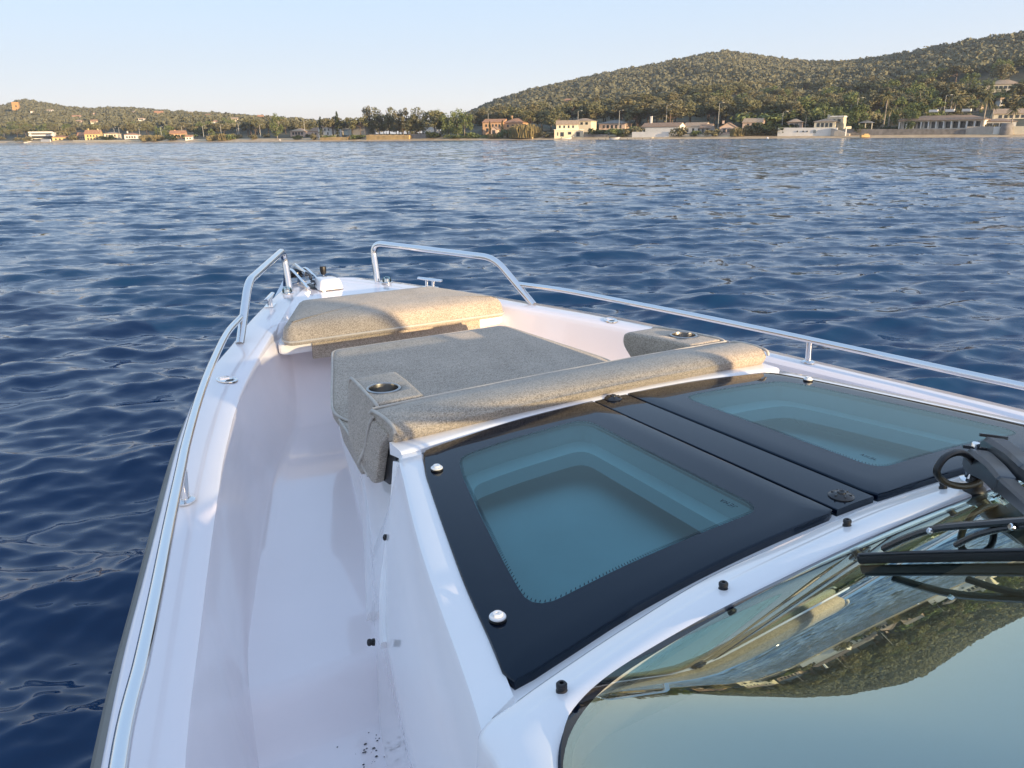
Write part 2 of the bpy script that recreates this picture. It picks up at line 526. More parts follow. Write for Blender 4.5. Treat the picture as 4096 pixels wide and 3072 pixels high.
def hatch(sgn, label):
    h = bpy.data.objects.new('hatch', None); col.objects.link(h); h.parent = boat
    h['label'] = label
    ox = [glass_x(y) for y in (1.50, 1.405, 1.205, .978, .833, .733)]
    xin = .064 if sgn < 0 else .052
    outer = [(xin, 1.575)] + [(.33, 1.555)] + [(.578, 1.520)] + [(ox[i], y) for i, y in ((1, 1.405), (2, 1.205), (3, .978), (4, .833), (5, .733))] + [(.691, .752), (.587, .770), (.419, .787), (.25, .796), (xin + .003, .800)]
    outer = rounded(outer, [.004, .1, .02, .03, .1, .1, .06, .025, .06, .06, .08, .08, .006])
    inner = rounded([(.160, 1.462), (.40, 1.452), (.527, 1.436), (.565, 1.349), (.616, 1.176), (.672, .973), (.700, .850), (.506, .870), (.334, .876), (.172, .878), (.165, 1.19)], [.05, .1, .035, .1, .1, .1, .06, .1, .1, .045, .1])
    N = 96
    A_ = resample(outer, N, (.062, 1.575)); B_ = resample(inner, N, (.16, 1.462))
    # match both outlines by direction from a common centre so that the border has even quads
    c = B_.mean(0)
    def bydir(poly):
        a = np.linspace(0, 2 * math.pi, 160, endpoint=False); res = []
        Q = np.vstack([poly, poly[:1]])
        for t in a:
            d = np.array([math.cos(t), math.sin(t)]); best = 0
            for i in range(len(poly)):
                e = Q[i + 1] - Q[i]; den = d[0] * e[1] - d[1] * e[0]
                if abs(den) < 1e-12: continue
                w = Q[i] - c
                s = (w[0] * e[1] - w[1] * e[0]) / den; u = (w[0] * d[1] - w[1] * d[0]) / den
                if s > 0 and -1e-9 <= u <= 1 + 1e-9: best = max(best, s)
            res.append(c + d * best)
        return np.array(res)
    A_, B_ = bydir(resample(outer, 300, (.062, 1.575))), bydir(resample(inner, 300, (.16, 1.462)))
    up = lambda q, dz: L(sgn * q[0], q[1], roof_z(q[0], q[1]) + .0055 + dz)
    shrink = lambda P, d: c + (P - c) * (1 - d / np.maximum(np.sqrt(((P - c) ** 2).sum(1)), .05))[:, None]
    rings = [[up(q, -.016) for q in A_], [up(q, -.0025) for q in A_], [up(q, -.0005) for q in shrink(A_, .002)], [up(q, 0) for q in shrink(A_, .005)],
             [up(q, 0) for q in (.5 * A_ + .5 * B_)], [up(q, 0) for q in B_], [up(q, -.006) for q in B_]]
    v, f = ring_loft(rings, False)
    if sgn < 0: f = [q[::-1] for q in f]
    mesh_obj('glass_border', v, f, M_FRIT, h, True, 40)
    rings = [[up(q, 0) for q in (c + (B_ - c) * t)] for t in (1.0, .75, .5, .25, .02)]
    v, f = ring_loft(rings, True)
    if sgn < 0: f = [q[::-1] for q in f]
    mesh_obj('glass_pane', v, f, M_PANE, h, True, None)
    # coaming (liner) below the pane and the berth inside
    C1 = c + (B_ - c) * 1.03
    C2 = c + (B_ - c) * .88
    rings = [[up(q, -.018) for q in C1], [up(q, -.060) for q in C1], [up(q, -.064) for q in C2], [up(q, -.10) for q in C2]]
    v, f = ring_loft(rings, False)
    mesh_obj('hatch_coaming', v, f, M_LINER, h, True, 30)
    # printed dots along the pane edge and the small printed mark in its aft inner corner
    m = MB()
    for i in range(0, 160):
        q, q2 = B_[i], B_[(i + 1) % 160]
        for t in (.25, .75):
            b = q * (1 - t) + q2 * t
            d = (c - b) / np.linalg.norm(c - b); s = np.array([-d[1], d[0]])
            a0, a1, w = b + d * .0005, b + d * .0075, .0011
            m.add([up(a0 + s * w, .0006), up(a0 - s * w, .0006), up(a1 - s * w * .5, .0006), up(a1 + s * w * .5, .0006)], [(0, 1, 2, 3)])
    m.build('printed_dots', M_FRIT, h, False)
    return h, up
# small printed mark near the aft inner corner of each pane, as strokes lying on the glass
STROKES = {'J': [((.7, 1), (.7, .15)), ((.7, .15), (.35, 0)), ((.35, 0), (.05, .2))], 'E': [((0, 0), (0, 1)), ((0, 1), (.8, 1)), ((0, .5), (.65, .5)), ((0, 0), (.8, 0))],
           'H': [((0, 0), (0, 1)), ((.8, 0), (.8, 1)), ((0, .5), (.8, .5))], 'A': [((0, 0), (.4, 1)), ((.4, 1), (.8, 0)), ((.2, .4), (.6, .4))]}
hatches = []
for sgn, lab in ((-1, 'port glass hatch with one dark pane'), (1, 'starboard glass hatch with one pale pane')):
    h, up = hatch(sgn, lab)
    hatches.append((h, up))
    m = MB()
    bx, by, s = .205, .925, .011
    for li, ch in enumerate('JEHA'):
        for (p, q) in STROKES[ch]:
            a = np.array([bx + p[1] * s, by + (li - 1.5) * .0105 + p[0] * .008]); b = np.array([bx + q[1] * s, by + (li - 1.5) * .0105 + q[0] * .008])
            d = (b - a) / (np.linalg.norm(b - a) + 1e-9); w = np.array([-d[1], d[0]]) * .0007
            m.add([up(a + w, .0006), up(a - w, .0006), up(b - w, .0006), up(b + w, .0006)], [(0, 1, 2, 3)])
    m.build('printed_mark', M_FRIT, h, False)
    for (x, y, sz) in ((.598, 1.401, 1.0), (.752, .866, 1.0)):
        z = roof_z(x, y) + .0055
        q = MB().lathe(L(sgn * x, y, z), [(.0138, .0005), (.0138, .003), (.0115, .0035)], 24).build('cap_gasket', M_BLACK, h)
        q = MB().lathe(L(sgn * x, y, z), [(.0120, .0036), (.0130, .0045), (.0130, .0062), (.0122, .0072), (.0080, .0078), (.0080, .0108), (.0073, .0118), (.0030, .0118), (.0026, .0100), (.0001, .0100)], 28)
        q.build('screw_cap', M_WHTPL, h)
# centre strip between the hatches
m = MB()
N = 24
v = []
for i in range(N + 1):
    y = .803 + (1.585 - .803) * i / N
    for x, dz in ((-.059, -.012), (-.059, .0065), (-.057, .008), (0, .009), (.047, .008), (.049, .0065), (.049, -.012)):
        v.append(L(x, y, roof_z(x, y) + dz - .004))
m.add(v, [(i * 7 + k, i * 7 + k + 1, i * 7 + k + 8, i * 7 + k + 7) for i in range(N) for k in range(6)] + [tuple(range(6, -1, -1)), tuple(range(N * 7, N * 7 + 7))])
strip = m.build('hatch_divider', M_FRIT, boat)
for y in (1.545, .835):
    z = roof_z(0, y) + .0045
    m = MB().lathe(L(-.006, y, z), [(.024, 0), (.024, .002), (.018, .0055), (.0085, .008), (.008, .0105), (.0055, .0112), (.003, .009), (.0001, .009)], 28)
    for a in range(6):
        t = a * math.pi / 3
        m.box(L(-.006 + .0135 * math.cos(t), y + .0135 * math.sin(t), z + .0058), (.011, .002, .003), Matrix.Rotation(t, 3, 'Z'))
    m.build('hinge_knob', M_BLKPL, strip)
# roof underside and berth below, so that the panes show a cabin inside
m = MB()
m.add([L(-.80, .66, -.83), L(.80, .66, -.83), L(.57, 1.56, -.83), L(-.57, 1.56, -.83)], [(0, 1, 2, 3)])
m.build('berth', M_BERTH, boat, False)
m = MB()
m.add([L(-.70, .62, -.73), L(.70, .62, -.73), L(.70, .62, -1.22), L(-.70, .62, -1.22)], [(0, 1, 2, 3)])
m.build('cabin_bulkhead', M_BLKPL, boat, False)

# ---- windscreen and its moulded surround
EX = [(0, .697), (.2, .690), (.4, .673), (.604, .645), (.70, .627), (.767, .611), (.815, .590), (.851, .556), (.888, .48), (.956, .30), (1.018, 0), (1.062, -.34)]
UX = [(0, .784), (.216, .775), (.435, .761), (.615, .729), (.74, .702), (.84, .677), (.897, .656), (.907, .598), (.938, .50), (1.0, .31), (1.065, 0), (1.11, -.34)]
def wind_z(x, y):
    d = max(0, abs(x) - .66)
    return -.655 - .56 * (y - .694) - .075 * (y - .694) ** 2 - .04 * x * x - 6.7 * d ** 3
eyx = [p[0] for p in EX]; eyy = [p[1] for p in EX]
wind = bpy.data.objects.new('windscreen', None); col.objects.link(wind); wind.parent = boat
YT = -.42
xs = np.r_[-1.055, np.linspace(-1.03, -.70, 30), np.linspace(-.68, .68, 40), np.linspace(.70, 1.03, 30), 1.055]
v = []; NT = 26
for x in xs:
    e = float(smooth_interp(abs(x), eyx, eyy))
    for k in range(NT + 1):
        y = e + .012 + (YT - e - .012) * (k / NT if k != 1 else .5 / NT)
        v.append(L(x, y, wind_z(x, y)))
f = [(i * (NT + 1) + k, (i + 1) * (NT + 1) + k, (i + 1) * (NT + 1) + k + 1, i * (NT + 1) + k + 1) for i in range(len(xs) - 1) for k in range(NT)]
f = [q[::-1] for q in f]
f1 = [q for i, q in enumerate(f) if i % NT >= 1]; f0 = [q for i, q in enumerate(f) if i % NT < 1]
mesh_obj('windscreen_glass', v, f1, M_WIND, wind, True, None)
mesh_obj('windscreen_border', v, f0, M_FRIT, wind, True, None)
# top frame of the screen, dash and a seat row behind it
m = MB()
m.tube([L(x, YT - .01, wind_z(x, YT) + .005) for x in xs], .022, 10)
m.build('top_frame', M_BLKPL, wind)
m = MB()
m.add([L(-.92, .60, -.70), L(.92, .60, -.70), L(1.0, .12, -.68), L(-1.0, .12, -.68), L(-1.0, -.75, -.74), L(1.0, -.75, -.74), L(1.0, -.75, -1.2), L(-1.0, -.75, -1.2)], [(3, 2, 1, 0), (4, 5, 2, 3), (7, 6, 5, 4)])
m.build('dashboard', M_DASH, boat, False)
E2 = []; U2 = []
full = [(-a, b) for a, b in EX[::-1]] + EX[1:]; fullU = [(-a, b) for a, b in UX[::-1]] + UX[1:]
Es = spline([(a, b, 0) for a, b in full], 6); Us = spline([(a, b, 0) for a, b in fullU], 6)
# keep the sharp outer corner of the surround
v = []
for e, u in zip(Es, Us):
    d = (e - u); w = d.length; d.normalize()
    def at(t, z): q = u + d * (w * t); return L(q.x, q.y, z)
    o1 = u - d * .004
    zr_ = roof_z(u.x, max(u.y, .7))
    v += [L(o1.x, o1.y, min(-.712, zr_ - .012)), L(u.x - d.x * .001, u.y - d.y * .001, -.674), at(.03, -.667), at(.10, -.6625), at(.34, -.660), at(.40, -.6575), at(.52, -.6545), at(.86, -.6525), at(.95, -.6535), at(1.0, -.658), at(1.06, -.675)]
n = 11
f = [(i * n + k, (i + 1) * n + k, (i + 1) * n + k + 1, i * n + k + 1) for i in range(len(Es) - 1) for k in range(n - 1)]
mesh_obj('windscreen_surround', v, f, M_GEL, wind, True, 45)
m = MB()
ed = [e for e in Es if e.y > -.3]
v = [L(e.x * k, e.y - dy, z) for e in ed for k, dy, z in ((1, .002, -.656), (.997, .006, -.652), (.990, .012, -.653), (.988, .014, -.80))]
m.add(v, [(4 * i + k, 4 * i + 4 + k, 4 * i + 5 + k, 4 * i + 1 + k) for i in range(len(ed) - 1) for k in range(3)])
m.build('windscreen_seal', M_BLACK, wind)
# snap studs
def stud(p, ax, parent):
    MB().lathe(p, [(.0075, 0), (.0075, .004), (.0062, .005), (.0062, .0075), (.0072, .0085), (.0072, .0125), (.0055, .0145), (.0028, .0145), (.0026, .011), (.0001, .011)], 16, ax).build('snap_stud', M_BLACK, parent)
for x, y in ((-.782, .652), (-.446, .711), (-.115, .742), (.174, .743), (.446, .711), (.782, .652)):
    stud(L(x, y, -.6585), (0, 0.05, 1), wind)
for sg in (-1, 1):
    for p, ax in (((.688, 1.475, -.86), (.96, .15, .25)), ((.80, 1.30, -.985), (.97, .15, .2)), ((.893, .745, -.87), (.97, .1, .2))):
        q = L(sg * p[0], p[1], p[2])
        stud(q, (sg * ax[0], ax[1], ax[2]), boat)

# ---- wipers (two arms of a pantograph carrying one long blade)
def wz(x, y, o): return L(x, y, wind_z(x, y) + o)
wip = bpy.data.objects.new('wiper', None); col.objects.link(wip); wip.parent = boat
def arm(p0, p1, name):
    m = MB()
    p0, p1 = Vector(p0), Vector(p1)
    d = (p1 - p0); ln = d.length; d.normalize()
    side = d.cross(Vector((0, 0, 1))).normalized(); up = side.cross(d)
    def sec(t, w, h, zo=0): 
        c = p0 + d * (ln * t) + up * zo
        return [c + side * w - up * h, c + side * w + up * h * .6, c + side * w * .7 + up * h, c - side * w * .7 + up * h, c - side * w + up * h * .6, c - side * w - up * h]
    S = [sec(-.01, .020, .012, -.004), sec(.04, .021, .020), sec(.12, .0205, .022), sec(.34, .017, .016, .004), sec(.50, .0155, .014), sec(.505, .0135, .012), sec(.75, .012, .009), sec(1.0, .011, .007)]
    v, f = ring_loft(S, True, True)
    m.add(v, f)
    a = m.build(name, M_GREYMT, wip, True, 30)
    c = MB().box(p0 + d * .004 + up * .020, (.05, .012, .006), Matrix((side, d, up)).transposed())
    c.build('arm_cap', M_BLKPL, wip)
    return a
a1 = arm(L(.262, .738, -.612), L(-.262, .372, -.452), 'wiper_arm')
a2 = arm(L(.355, .757, -.613), L(-.262, .338, -.425), 'wiper_arm')
for (x, y) in ((.258, .735), (.350, .752)):
    MB().lathe(L(x, y, -.665), [(.022, 0), (.022, .01), (.014, .014), (.013, .05)], 20).build('pivot_shaft', M_CHROME, wip)
MB().lathe(L(.262, .742, -.594), [(.0075, -.02), (.0075, .012), (.0068, .0132), (.0001, .0132)], 20).build('washer_nozzle', M_CHROME, wip)
m = MB().lathe(L(.204, .700, -.656), [(.021, 0), (.021, .006), (.017, .012), (.012, .016), (.012, .034), (.008, .036)], 20)
m.build('hose_grommet', M_BLACK, wip)
hp = spline([L(*p) for p in ((.204, .70, -.630), (.196, .70, -.612), (.165, .695, -.580), (.110, .69, -.549), (.060, .688, -.546), (.036, .686, -.566), (.062, .684, -.592), (.118, .684, -.615), (.172, .686, -.624), (.215, .694, -.620), (.25, .705, -.612))], 8)
MB().tube(hp, .0062, 10).build('washer_hose', M_BLACK, wip)
# blade
XB = -.290
yy = np.linspace(.600, -.02, 30)
MB().tube([wz(XB, y, .009) for y in yy], .0046, 8, True, (1.5, .7)).build('rubber_strip', M_BLACK, wip)
MB().tube([wz(XB - .001, y, .0175) for y in yy], .0022, 8).build('blade_spine', M_GREYMT, wip)
def bar(ptsyo, r, mm): 
    pp = spline([wz(XB + .002, y, o) for y, o in ptsyo], 6)
    m = MB(); m.tube(pp, r, 8, True, (1.0, 1.5)); return m.build('blade_bracket', mm, wip)
bar([(.565, .025), (.535, .040), (.505, .050), (.46, .054), (.30, .057), (.02, .058)], .0052, M_BLKPL)
bar([(.470, .026), (.445, .040), (.41, .048), (.37, .046), (.335, .028)], .0042, M_BLKPL)
bar([(.565, .025), (.55, .034), (.53, .043), (.51, .05)], .0032, M_BLKPL)
for y in (.50, .405):
    MB().lathe(wz(XB - .007, y, .050), [(.0042, 0), (.0042, .004), (.003, .005)], 12, (-.75, .45, .3)).build('bracket_rivet', M_CHROME, wip)

# ---- bow rails: one pulpit loop and one long low rail per side
RL = [(3.085, .645, .086), (2.86, .744, .086), (2.49, .868, .086), (2.2, .954, .086), (1.915, 1.030, .086), (1.753, 1.069, .086), (1.513, 1.126, .086), (1.278, 1.180, .086), (1.107, 1.221, .086), (.908, 1.270, .086), (.5, 1.335, .085), (-.2, 1.385, .085), (-1.2, 1.39, .085)]
for sg, nm in ((-1, 'port stainless bow rail'), (1, 'starboard stainless bow rail')):
    rail = bpy.data.objects.new('bow_rail', None); col.objects.link(rail); rail.parent = boat
    rail['label'] = nm
    loop = fillet([L(sg * .235, 3.895, zg(3.9) - .003), L(sg * .237, 3.945, -.535), L(sg * .575, 3.215, -.553), L(sg * .672, 3.02, zg(3.02) - .003)], [.0, .075, .07, 0], 10)
    MB().tube(loop, .0165, 16).build('pulpit_loop', M_STEEL, rail)
    pts = [L(sg * x, y, zg(y) + h) for y, x, h in RL]
    pts = [L(sg * .640, 3.098, -.668)] + pts[1:]
    MB().tube(spline(pts, 8), .0122, 16).build('side_rail', M_STEEL, rail)
    for y in (1.77, .30, -1.0):
        x = float(np.interp(y, [r[0] for r in RL[::-1]], [r[1] for r in RL[::-1]]))
        s = MB().tube([L(sg * (x + .004), y, zg(y)), L(sg * x, y, zg(y) + .078)], .0115, 14).build('stanchion', M_STEEL, rail)
        MB().lathe(L(sg * (x + .004), y, zg(y)), [(.024, .0005), (.024, .005), (.019, .008), (.0125, .0095)], 20).build('foot_flange', M_STEEL, rail)
    # flush pop-up cleat
    c = L(sg * .806, 2.60, zg(2.6) + .0005)
    m = MB().lathe(c, [(.0365, 0), (.036, .0035), (.031, .005), (.028, .004), (.0275, .0015), (.0001, .0015)], 28)
    d = Vector((sg * -.38, .92, 0))
    m.v = [tuple(c + Vector((0, 0, q[2] - c.z)) + Matrix.Rotation(-sg * .4, 3, 'Z') @ Vector(((q[0] - c.x) * .8, (q[1] - c.y) * 1.25, 0))) for q in m.v]
    fl = m.build('flush_fitting', M_CHROME, boat)
    MB().lathe(c + Vector((-.006 * sg, -.016, .002)), [(.012, 0), (.012, .0008), (.0001, .0008)], 16).build('socket_hole', M_BLACK, fl)
    MB().box(c + Vector((.004 * sg, .014, .003)), (.030, .003, .003)).build('slot_bar', M_CHROME, fl)
    # navigation light dome
    c = L(sg * .265, 3.835, zg(3.83))
    b = MB().lathe(c, [(.030, .0005), (.030, .004), (.024, .006)], 24).build('deck_light', M_CHROME, boat)
    MB().lathe(c, [(.024, .0055), (.0235, .016), (.020, .026), (.012, .031), (.0001, .032)], 24).build('light_dome', M_DOME, b)
    MB().lathe(c, [(.014, .006), (.012, .02), (.0001, .021)], 16).build('light_core', M_CHROME, b)
    # T-bar cleat
    cx, cy = .408, 3.600
    cz = zg(cy)
    ang = sg * .42
    Q = Matrix.Rotation(ang, 3, 'Z')
    cl = MB().box(L(sg * cx, cy, cz + .002), (.042, .085, .004), Q).build('cleat', M_CHROME, boat, True, 30)
    for t in (-.022, .022):
        o = L(sg * cx, cy, cz + .004) + Q @ Vector((0, t, 0))
        MB().tube([o, o + Vector((0, 0, .034))], .0085, 12).build('cleat_post', M_CHROME, cl)
    m = MB()
    o = L(sg * cx, cy, cz + .042)
    m.tube([o + Q @ Vector((0, t, zz)) for t, zz in ((-.082, .001), (-.078, .001), (-.04, 0), (.04, 0), (.078, .001), (.082, .001))], [.005, .009, .0105, .0105, .009, .005], 12, True, (.75, 1.15))
    m.build('cleat_bar', M_CHROME, cl)

# ---- windlass cover, anchor roller and anchor at the bow
rings = []
for t, dz in ((0, 0), (.02, .004), (.10, .026), (.16, .040), (.22, .046), (.34, .049)):
    poly = rounded([(-.112, 3.79), (.020, 3.80), (.018, 3.955), (-.100, 3.965)], .03, 5)
    c = np.array(poly).mean(0)
    rings.append([L(*(c + (np.array(q) - c) * (1 - t)), zg(3.9) + dz) for q in poly])
v, f = ring_loft(rings, True)
mesh_obj('windlass_cover', v, f, M_GEL, boat, True, 60)
m = MB()
m.add([L(-.128, 3.86, zg(3.9) + .0015), L(-.075, 3.86, zg(3.9) + .0015), L(-.075, 4.06, zg(3.9) + .0015), L(-.128, 4.06, zg(3.9) + .0015)], [(0, 1, 2, 3)])
m.build('anchor_slot', M_BLACK, boat)
anc = bpy.data.objects.new('anchor', None); col.objects.link(anc); anc.parent = boat
for dx in (-.050, .030):
    pts = fillet([L(-.10 + dx, 3.86, -.725), L(-.10 + dx, 3.98, -.700), L(-.105 + dx, 4.14, -.665), L(-.11 + dx, 4.26, -.70), L(-.11 + dx, 4.30, -.78)], .04, 5)
    MB().tube(pts, .0075, 10).build('roller_cheek', M_CHROME, anc)
MB().tube([L(-.155, 4.20, -.70), L(-.065, 4.20, -.70)], .026, 16).build('bow_roller', M_BLKPL, anc)
m = MB()
for i in range(9):
    t = i / 8
    c = L(-.100 - .008 * t, 3.90 + .30 * t, -.722 + .048 * math.sin(t * 2.6))
    ring = [c + (Vector((.010 * math.cos(a), .019 * math.sin(a), 0)) if i % 2 else Vector((0, .019 * math.sin(a), .010 * math.cos(a)))) for a in np.linspace(0, 2 * math.pi, 13)]
    m.tube(ring, .0042, 6)
m.build('anchor_chain', M_GREYMT, anc)
m = MB()
m.tube([L(-.11, 4.02, -.685), L(-.112, 4.20, -.668), L(-.112, 4.40, -.73), L(-.112, 4.46, -.82)], [.014, .014, .016, .018], 10, True, (1.6, .7))
m.build('anchor_shank', M_STEEL, anc)
m = MB()
m.add([L(-.112, 4.50, -.78), L(-.22, 4.36, -.87), L(-.112, 4.16, -.95), L(-.005, 4.36, -.87), L(-.112, 4.36, -.90)], [(0, 1, 4), (1, 2, 4), (2, 3, 4), (3, 0, 4)])
m.build('anchor_fluke', M_STEEL, anc, False)
m = MB().lathe(L(.0, 4.08, zg(4.08) - .002), [(.010, 0), (.006, .004), (.0045, .012), (.0045, .030)], 14)
st = m.build('line_post', M_STEEL, boat)
MB().lathe(L(.0, 4.08, zg(4.08) + .026), [(.006, 0), (.013, .006), (.0165, .02), (.0175, .042), (.016, .046), (.0001, .046)], 18).build('post_cap', M_BLACK, st)
# lid of the bow locker that carries the forward cushion
rings = []
lid = rounded([(-.522, 3.040), (.522, 3.040), (.505, 3.12), (.345, 3.46), (-.345, 3.46), (-.505, 3.12)], [.03, .03, .05, .05, .05, .05], 5)
c = np.array(lid).mean(0)
for t, z in ((.5, -.834), (.12, -.834), (.02, -.832), (.004, -.828), (0, -.822), (0, -.800), (.004, -.793), (.012, -.790)):
    rings.append([L(*(c + (np.array(q) - c) * (1 - t)), z) for q in lid])
v, f = ring_loft(rings, True, False)
mesh_obj('locker_lid', v, f, M_GEL, boat, True, 40)

# ------------------------------------------------------------------ cushions (each lifts off the boat: things of their own)
def inset(poly, d):
    P = np.array(poly, float); N = len(P)
    a = np.roll(P, 1, 0); b = np.roll(P, -1, 0)
    t = b - a; t /= np.maximum(np.linalg.norm(t, axis=1), 1e-9)[:, None]
    nrm = np.c_[-t[:, 1], t[:, 0]]
    area = .5 * np.sum(P[:, 0] * b[:, 1] - b[:, 0] * P[:, 1])
    if area < 0: nrm = -nrm
    return P + nrm * d

def outward(o):
    bm = bmesh.new(); bm.from_mesh(o.data)
    bmesh.ops.recalc_face_normals(bm, faces=bm.faces)
    if bm.calc_volume(signed=True) < 0: bmesh.ops.reverse_faces(bm, faces=bm.faces)
    bm.to_mesh(o.data); bm.free()

def place(name, verts, faces, m, label, cat, group=None, angle=None):
    """a thing built in boat coordinates gets its own origin at the middle of its underside"""
    V = np.array([tuple(q) for q in verts])
    c = Vector(((V[:, 0].min() + V[:, 0].max()) / 2, (V[:, 1].min() + V[:, 1].max()) / 2, V[:, 2].min()))
    o = mesh_obj(name, [Vector(q) - c for q in V], faces, m, None, True, angle)
    outward(o)
    o.matrix_world = BM @ Matrix.Translation(c)
    o['_c'] = tuple(c)
    tag(o, label, cat, group)
    return o, c

def child(name, mb, m, par, c, smooth=True, angle=35):
    mb.v = [tuple(Vector(q) - c) for q in mb.v]
    o = mb.build(name, m, par, smooth, angle)
    outward(o)
    return o

def pad(outline, ztop, zbot, prof, crown=.010, wob=.003, seed=1):
    """flat cushion: outline in plan, zbot / ztop functions, prof = (inset, fraction of height)"""
    r = np.random.default_rng(seed)
    ph = r.uniform(0, 6.28, 8)
    rings = []
    zz = lambda q, fr, e=0: L(q[0], q[1], zbot(*q) + (ztop(*q) - zbot(*q)) * fr + e)
    for d, fr in prof:
        P = inset(outline, d)
        rings.append([zz(q, fr) for q in P])
    c = np.array(outline).mean(0)
    P0 = inset(outline, prof[-1][0])
    for t in (.9, .75, .55, .35, .15, .02):
        P = c + (P0 - c) * t
        rings.append([zz(q, 1.0, crown * (1 - t * t) ** .6 + wob * (math.sin(q[0] * 11 + ph[0]) * math.sin(q[1] * 13 + ph[1]) + .6 * math.sin(q[0] * 23 + q[1] * 9 + ph[2])) * (1 - t) ** .5) for q in P])
    return ring_loft(rings, True, True)

def slab(poly, x0, x1, rnd=.012, shift=None):
    """cushion with a side outline (y, z) between x0 and x1, edges rounded"""
    sh = shift or (lambda y, z: 0.0)
    ts = ((0, rnd), (.12, rnd * .45), (.35, rnd * .12), (1, 0))
    rings = []
    s = 1 if x1 > x0 else -1
    for a, d in ts: rings.append([L(x0 + s * a * rnd + sh(*q), q[0], q[1]) for q in inset(poly, d)])
    rings.append([L((x0 + x1) / 2 + sh(*q), q[0], q[1]) for q in poly])
    for a, d in ts[::-1]: rings.append([L(x1 - s * a * rnd + sh(*q), q[0], q[1]) for q in inset(poly, d)])
    return ring_loft(rings, True, True)

# forward cushion: a wedge on the bow locker lid
out1 = resample(rounded([(-.497, 2.985), (.497, 2.985), (.505, 3.05), (.335, 3.43), (-.335, 3.43), (-.505, 3.05)], [.05, .05, .05, .04, .04, .05], 6), 120, (0, 2.985))
zt1 = lambda x, y: -.697 + .030 * (y - 2.985)
zb1 = lambda x, y: -.788 + .012 * (y - 2.985)
v, f = pad(out1, zt1, zb1, [(.02, 0), (.006, .03), (0, .13), (.002, .28), (.005, .50), (.012, .72), (.022, .86), (.036, .95), (.055, 1.0)], .010, .002, 3)
fc, c0 = place('bow_cushion', v, f, M_FAB, 'front wedge cushion of beige woven fabric on the white bow locker, nearest the anchor', 'cushion', 'boat cushions')
m = MB(); P = inset(out1, -.0005); P = np.vstack([P, P[:1]])
m.tube([L(q[0], q[1], zb1(*q) + .018) for q in P], .0042, 8, False)
child('piping', m, M_PIPE, fc, c0)
m = MB()
ring = [L(x, y, z) for (y, z) in ((3.032, -.795), (3.028, -.838), (3.034, -.862), (3.044, -.862), (3.044, -.795)) for x in (0,)]
v = []
for x in np.linspace(-.388, .388, 20):
    for (y, z) in ((3.031, -.79), (3.026, -.835), (3.034, -.864), (3.045, -.864), (3.045, -.79)): v.append(L(x, y, z + .004 * math.sin(x * 9)))
m.add(v, [(i * 5 + k, i * 5 + (k + 1) % 5, i * 5 + 5 + (k + 1) % 5, i * 5 + 5 + k) for i in range(19) for k in range(5)] + [(4, 3, 2, 1, 0), tuple(range(95, 100))])
child('hinge_flap', m, M_FAB, fc, c0)

# middle sun pad
op = [(-.381, 2.795), (.381, 2.795), (.45, 2.59), (.510, 2.42), (.549, 2.30), (.552, 2.25), (.530, 2.185), (.462, 2.15), (.462, 1.755), (-.462, 1.755), (-.462, 2.15), (-.530, 2.185), (-.552, 2.25), (-.549, 2.30), (-.510, 2.42), (-.45, 2.59)]
out2 = resample(rounded(op, [.03, .03, .03, .08, .06, .05, .04, .04, .02, .02, .04, .04, .05, .06, .08, .03], 5), 180, (0, 2.795))
zt2 = lambda x, y: -.768 - .117 * (2.78 - y)
zb2 = lambda x, y: -.875 - .03 * (2.78 - y) if y > 1.9 else -.90
v, f = pad(out2, zt2, zb2, [(.05, 0), (.028, .05), (.010, .22), (.001, .50), (0, .72), (.002, .86), (.008, .95), (.020, .99), (.035, 1.0)], .010, .0025, 5)
sp, c0 = place('sun_pad', v, f, M_FAB, 'large flat grey sun pad lying between the two armrests and the bow cushion', 'cushion', 'boat cushions')
m = MB(); P = inset(out2, .0015); P = np.vstack([P, P[:1]])
m.tube([L(q[0], q[1], zb2(*q) + (zt2(*q) - zb2(*q)) * .90 + .002) for q in P], .0044, 8, False)
child('piping', m, M_PIPE, sp, c0)

# long backrest roll with an end that wraps down over each side
def sec_back(x):
    e = abs(x) / .628
    ya = 1.566 + .016 * e ** 2
    bz = roof_z(x, 1.56) + .009
    tz = -.633 + .006 * (1 - e ** 2) - .004 * e ** 4
    yf = 1.738
    return [(ya + .030, bz - .004), (ya + .008, bz), (ya, bz + .010), (ya - .006, bz + .026), (ya - .003, tz - .018), (ya + .004, tz - .008), (ya + .015, tz - .001), (ya + .045, tz + .003), (ya + .10, tz + .001), (yf - .03, tz - .006), (yf - .008, tz - .010), (yf, tz - .020), (yf + .004, tz - .05), (yf + .004, -.715), (yf - .02, -.722), (ya + .05, bz - .012)]
rings = []
xs_ = np.r_[-.622, -.6205, -.616, -.607, np.linspace(-.59, .59, 41), .607, .616, .6205, .622]
for x in xs_:
    s_ = sec_back(x)
    c = np.array(s_[:13]).mean(0); k = {.622: .013, .6205: .0055, .616: .002, .607: .0005}.get(round(abs(float(x)), 4), 0)
    bul = .0018 * math.sin(x * 17) + .0012 * math.sin(x * 41 + 1)
    rr = []
    for (y, z) in s_:
        d = np.array([c[0] - y, c[1] - z]); dn = np.linalg.norm(d) + 1e-9
        q = np.array([y, z]) + d / dn * (k + bul * .5)
        rr.append(L(x, q[0], q[1]))
    rings.append(rr)
v, f = ring_loft(rings, True, True)
bk, c0 = place('backrest_cushion', v, f, M_FAB, 'long woven backrest roll across the cabin front, against the glass hatches', 'cushion', 'boat cushions', None)
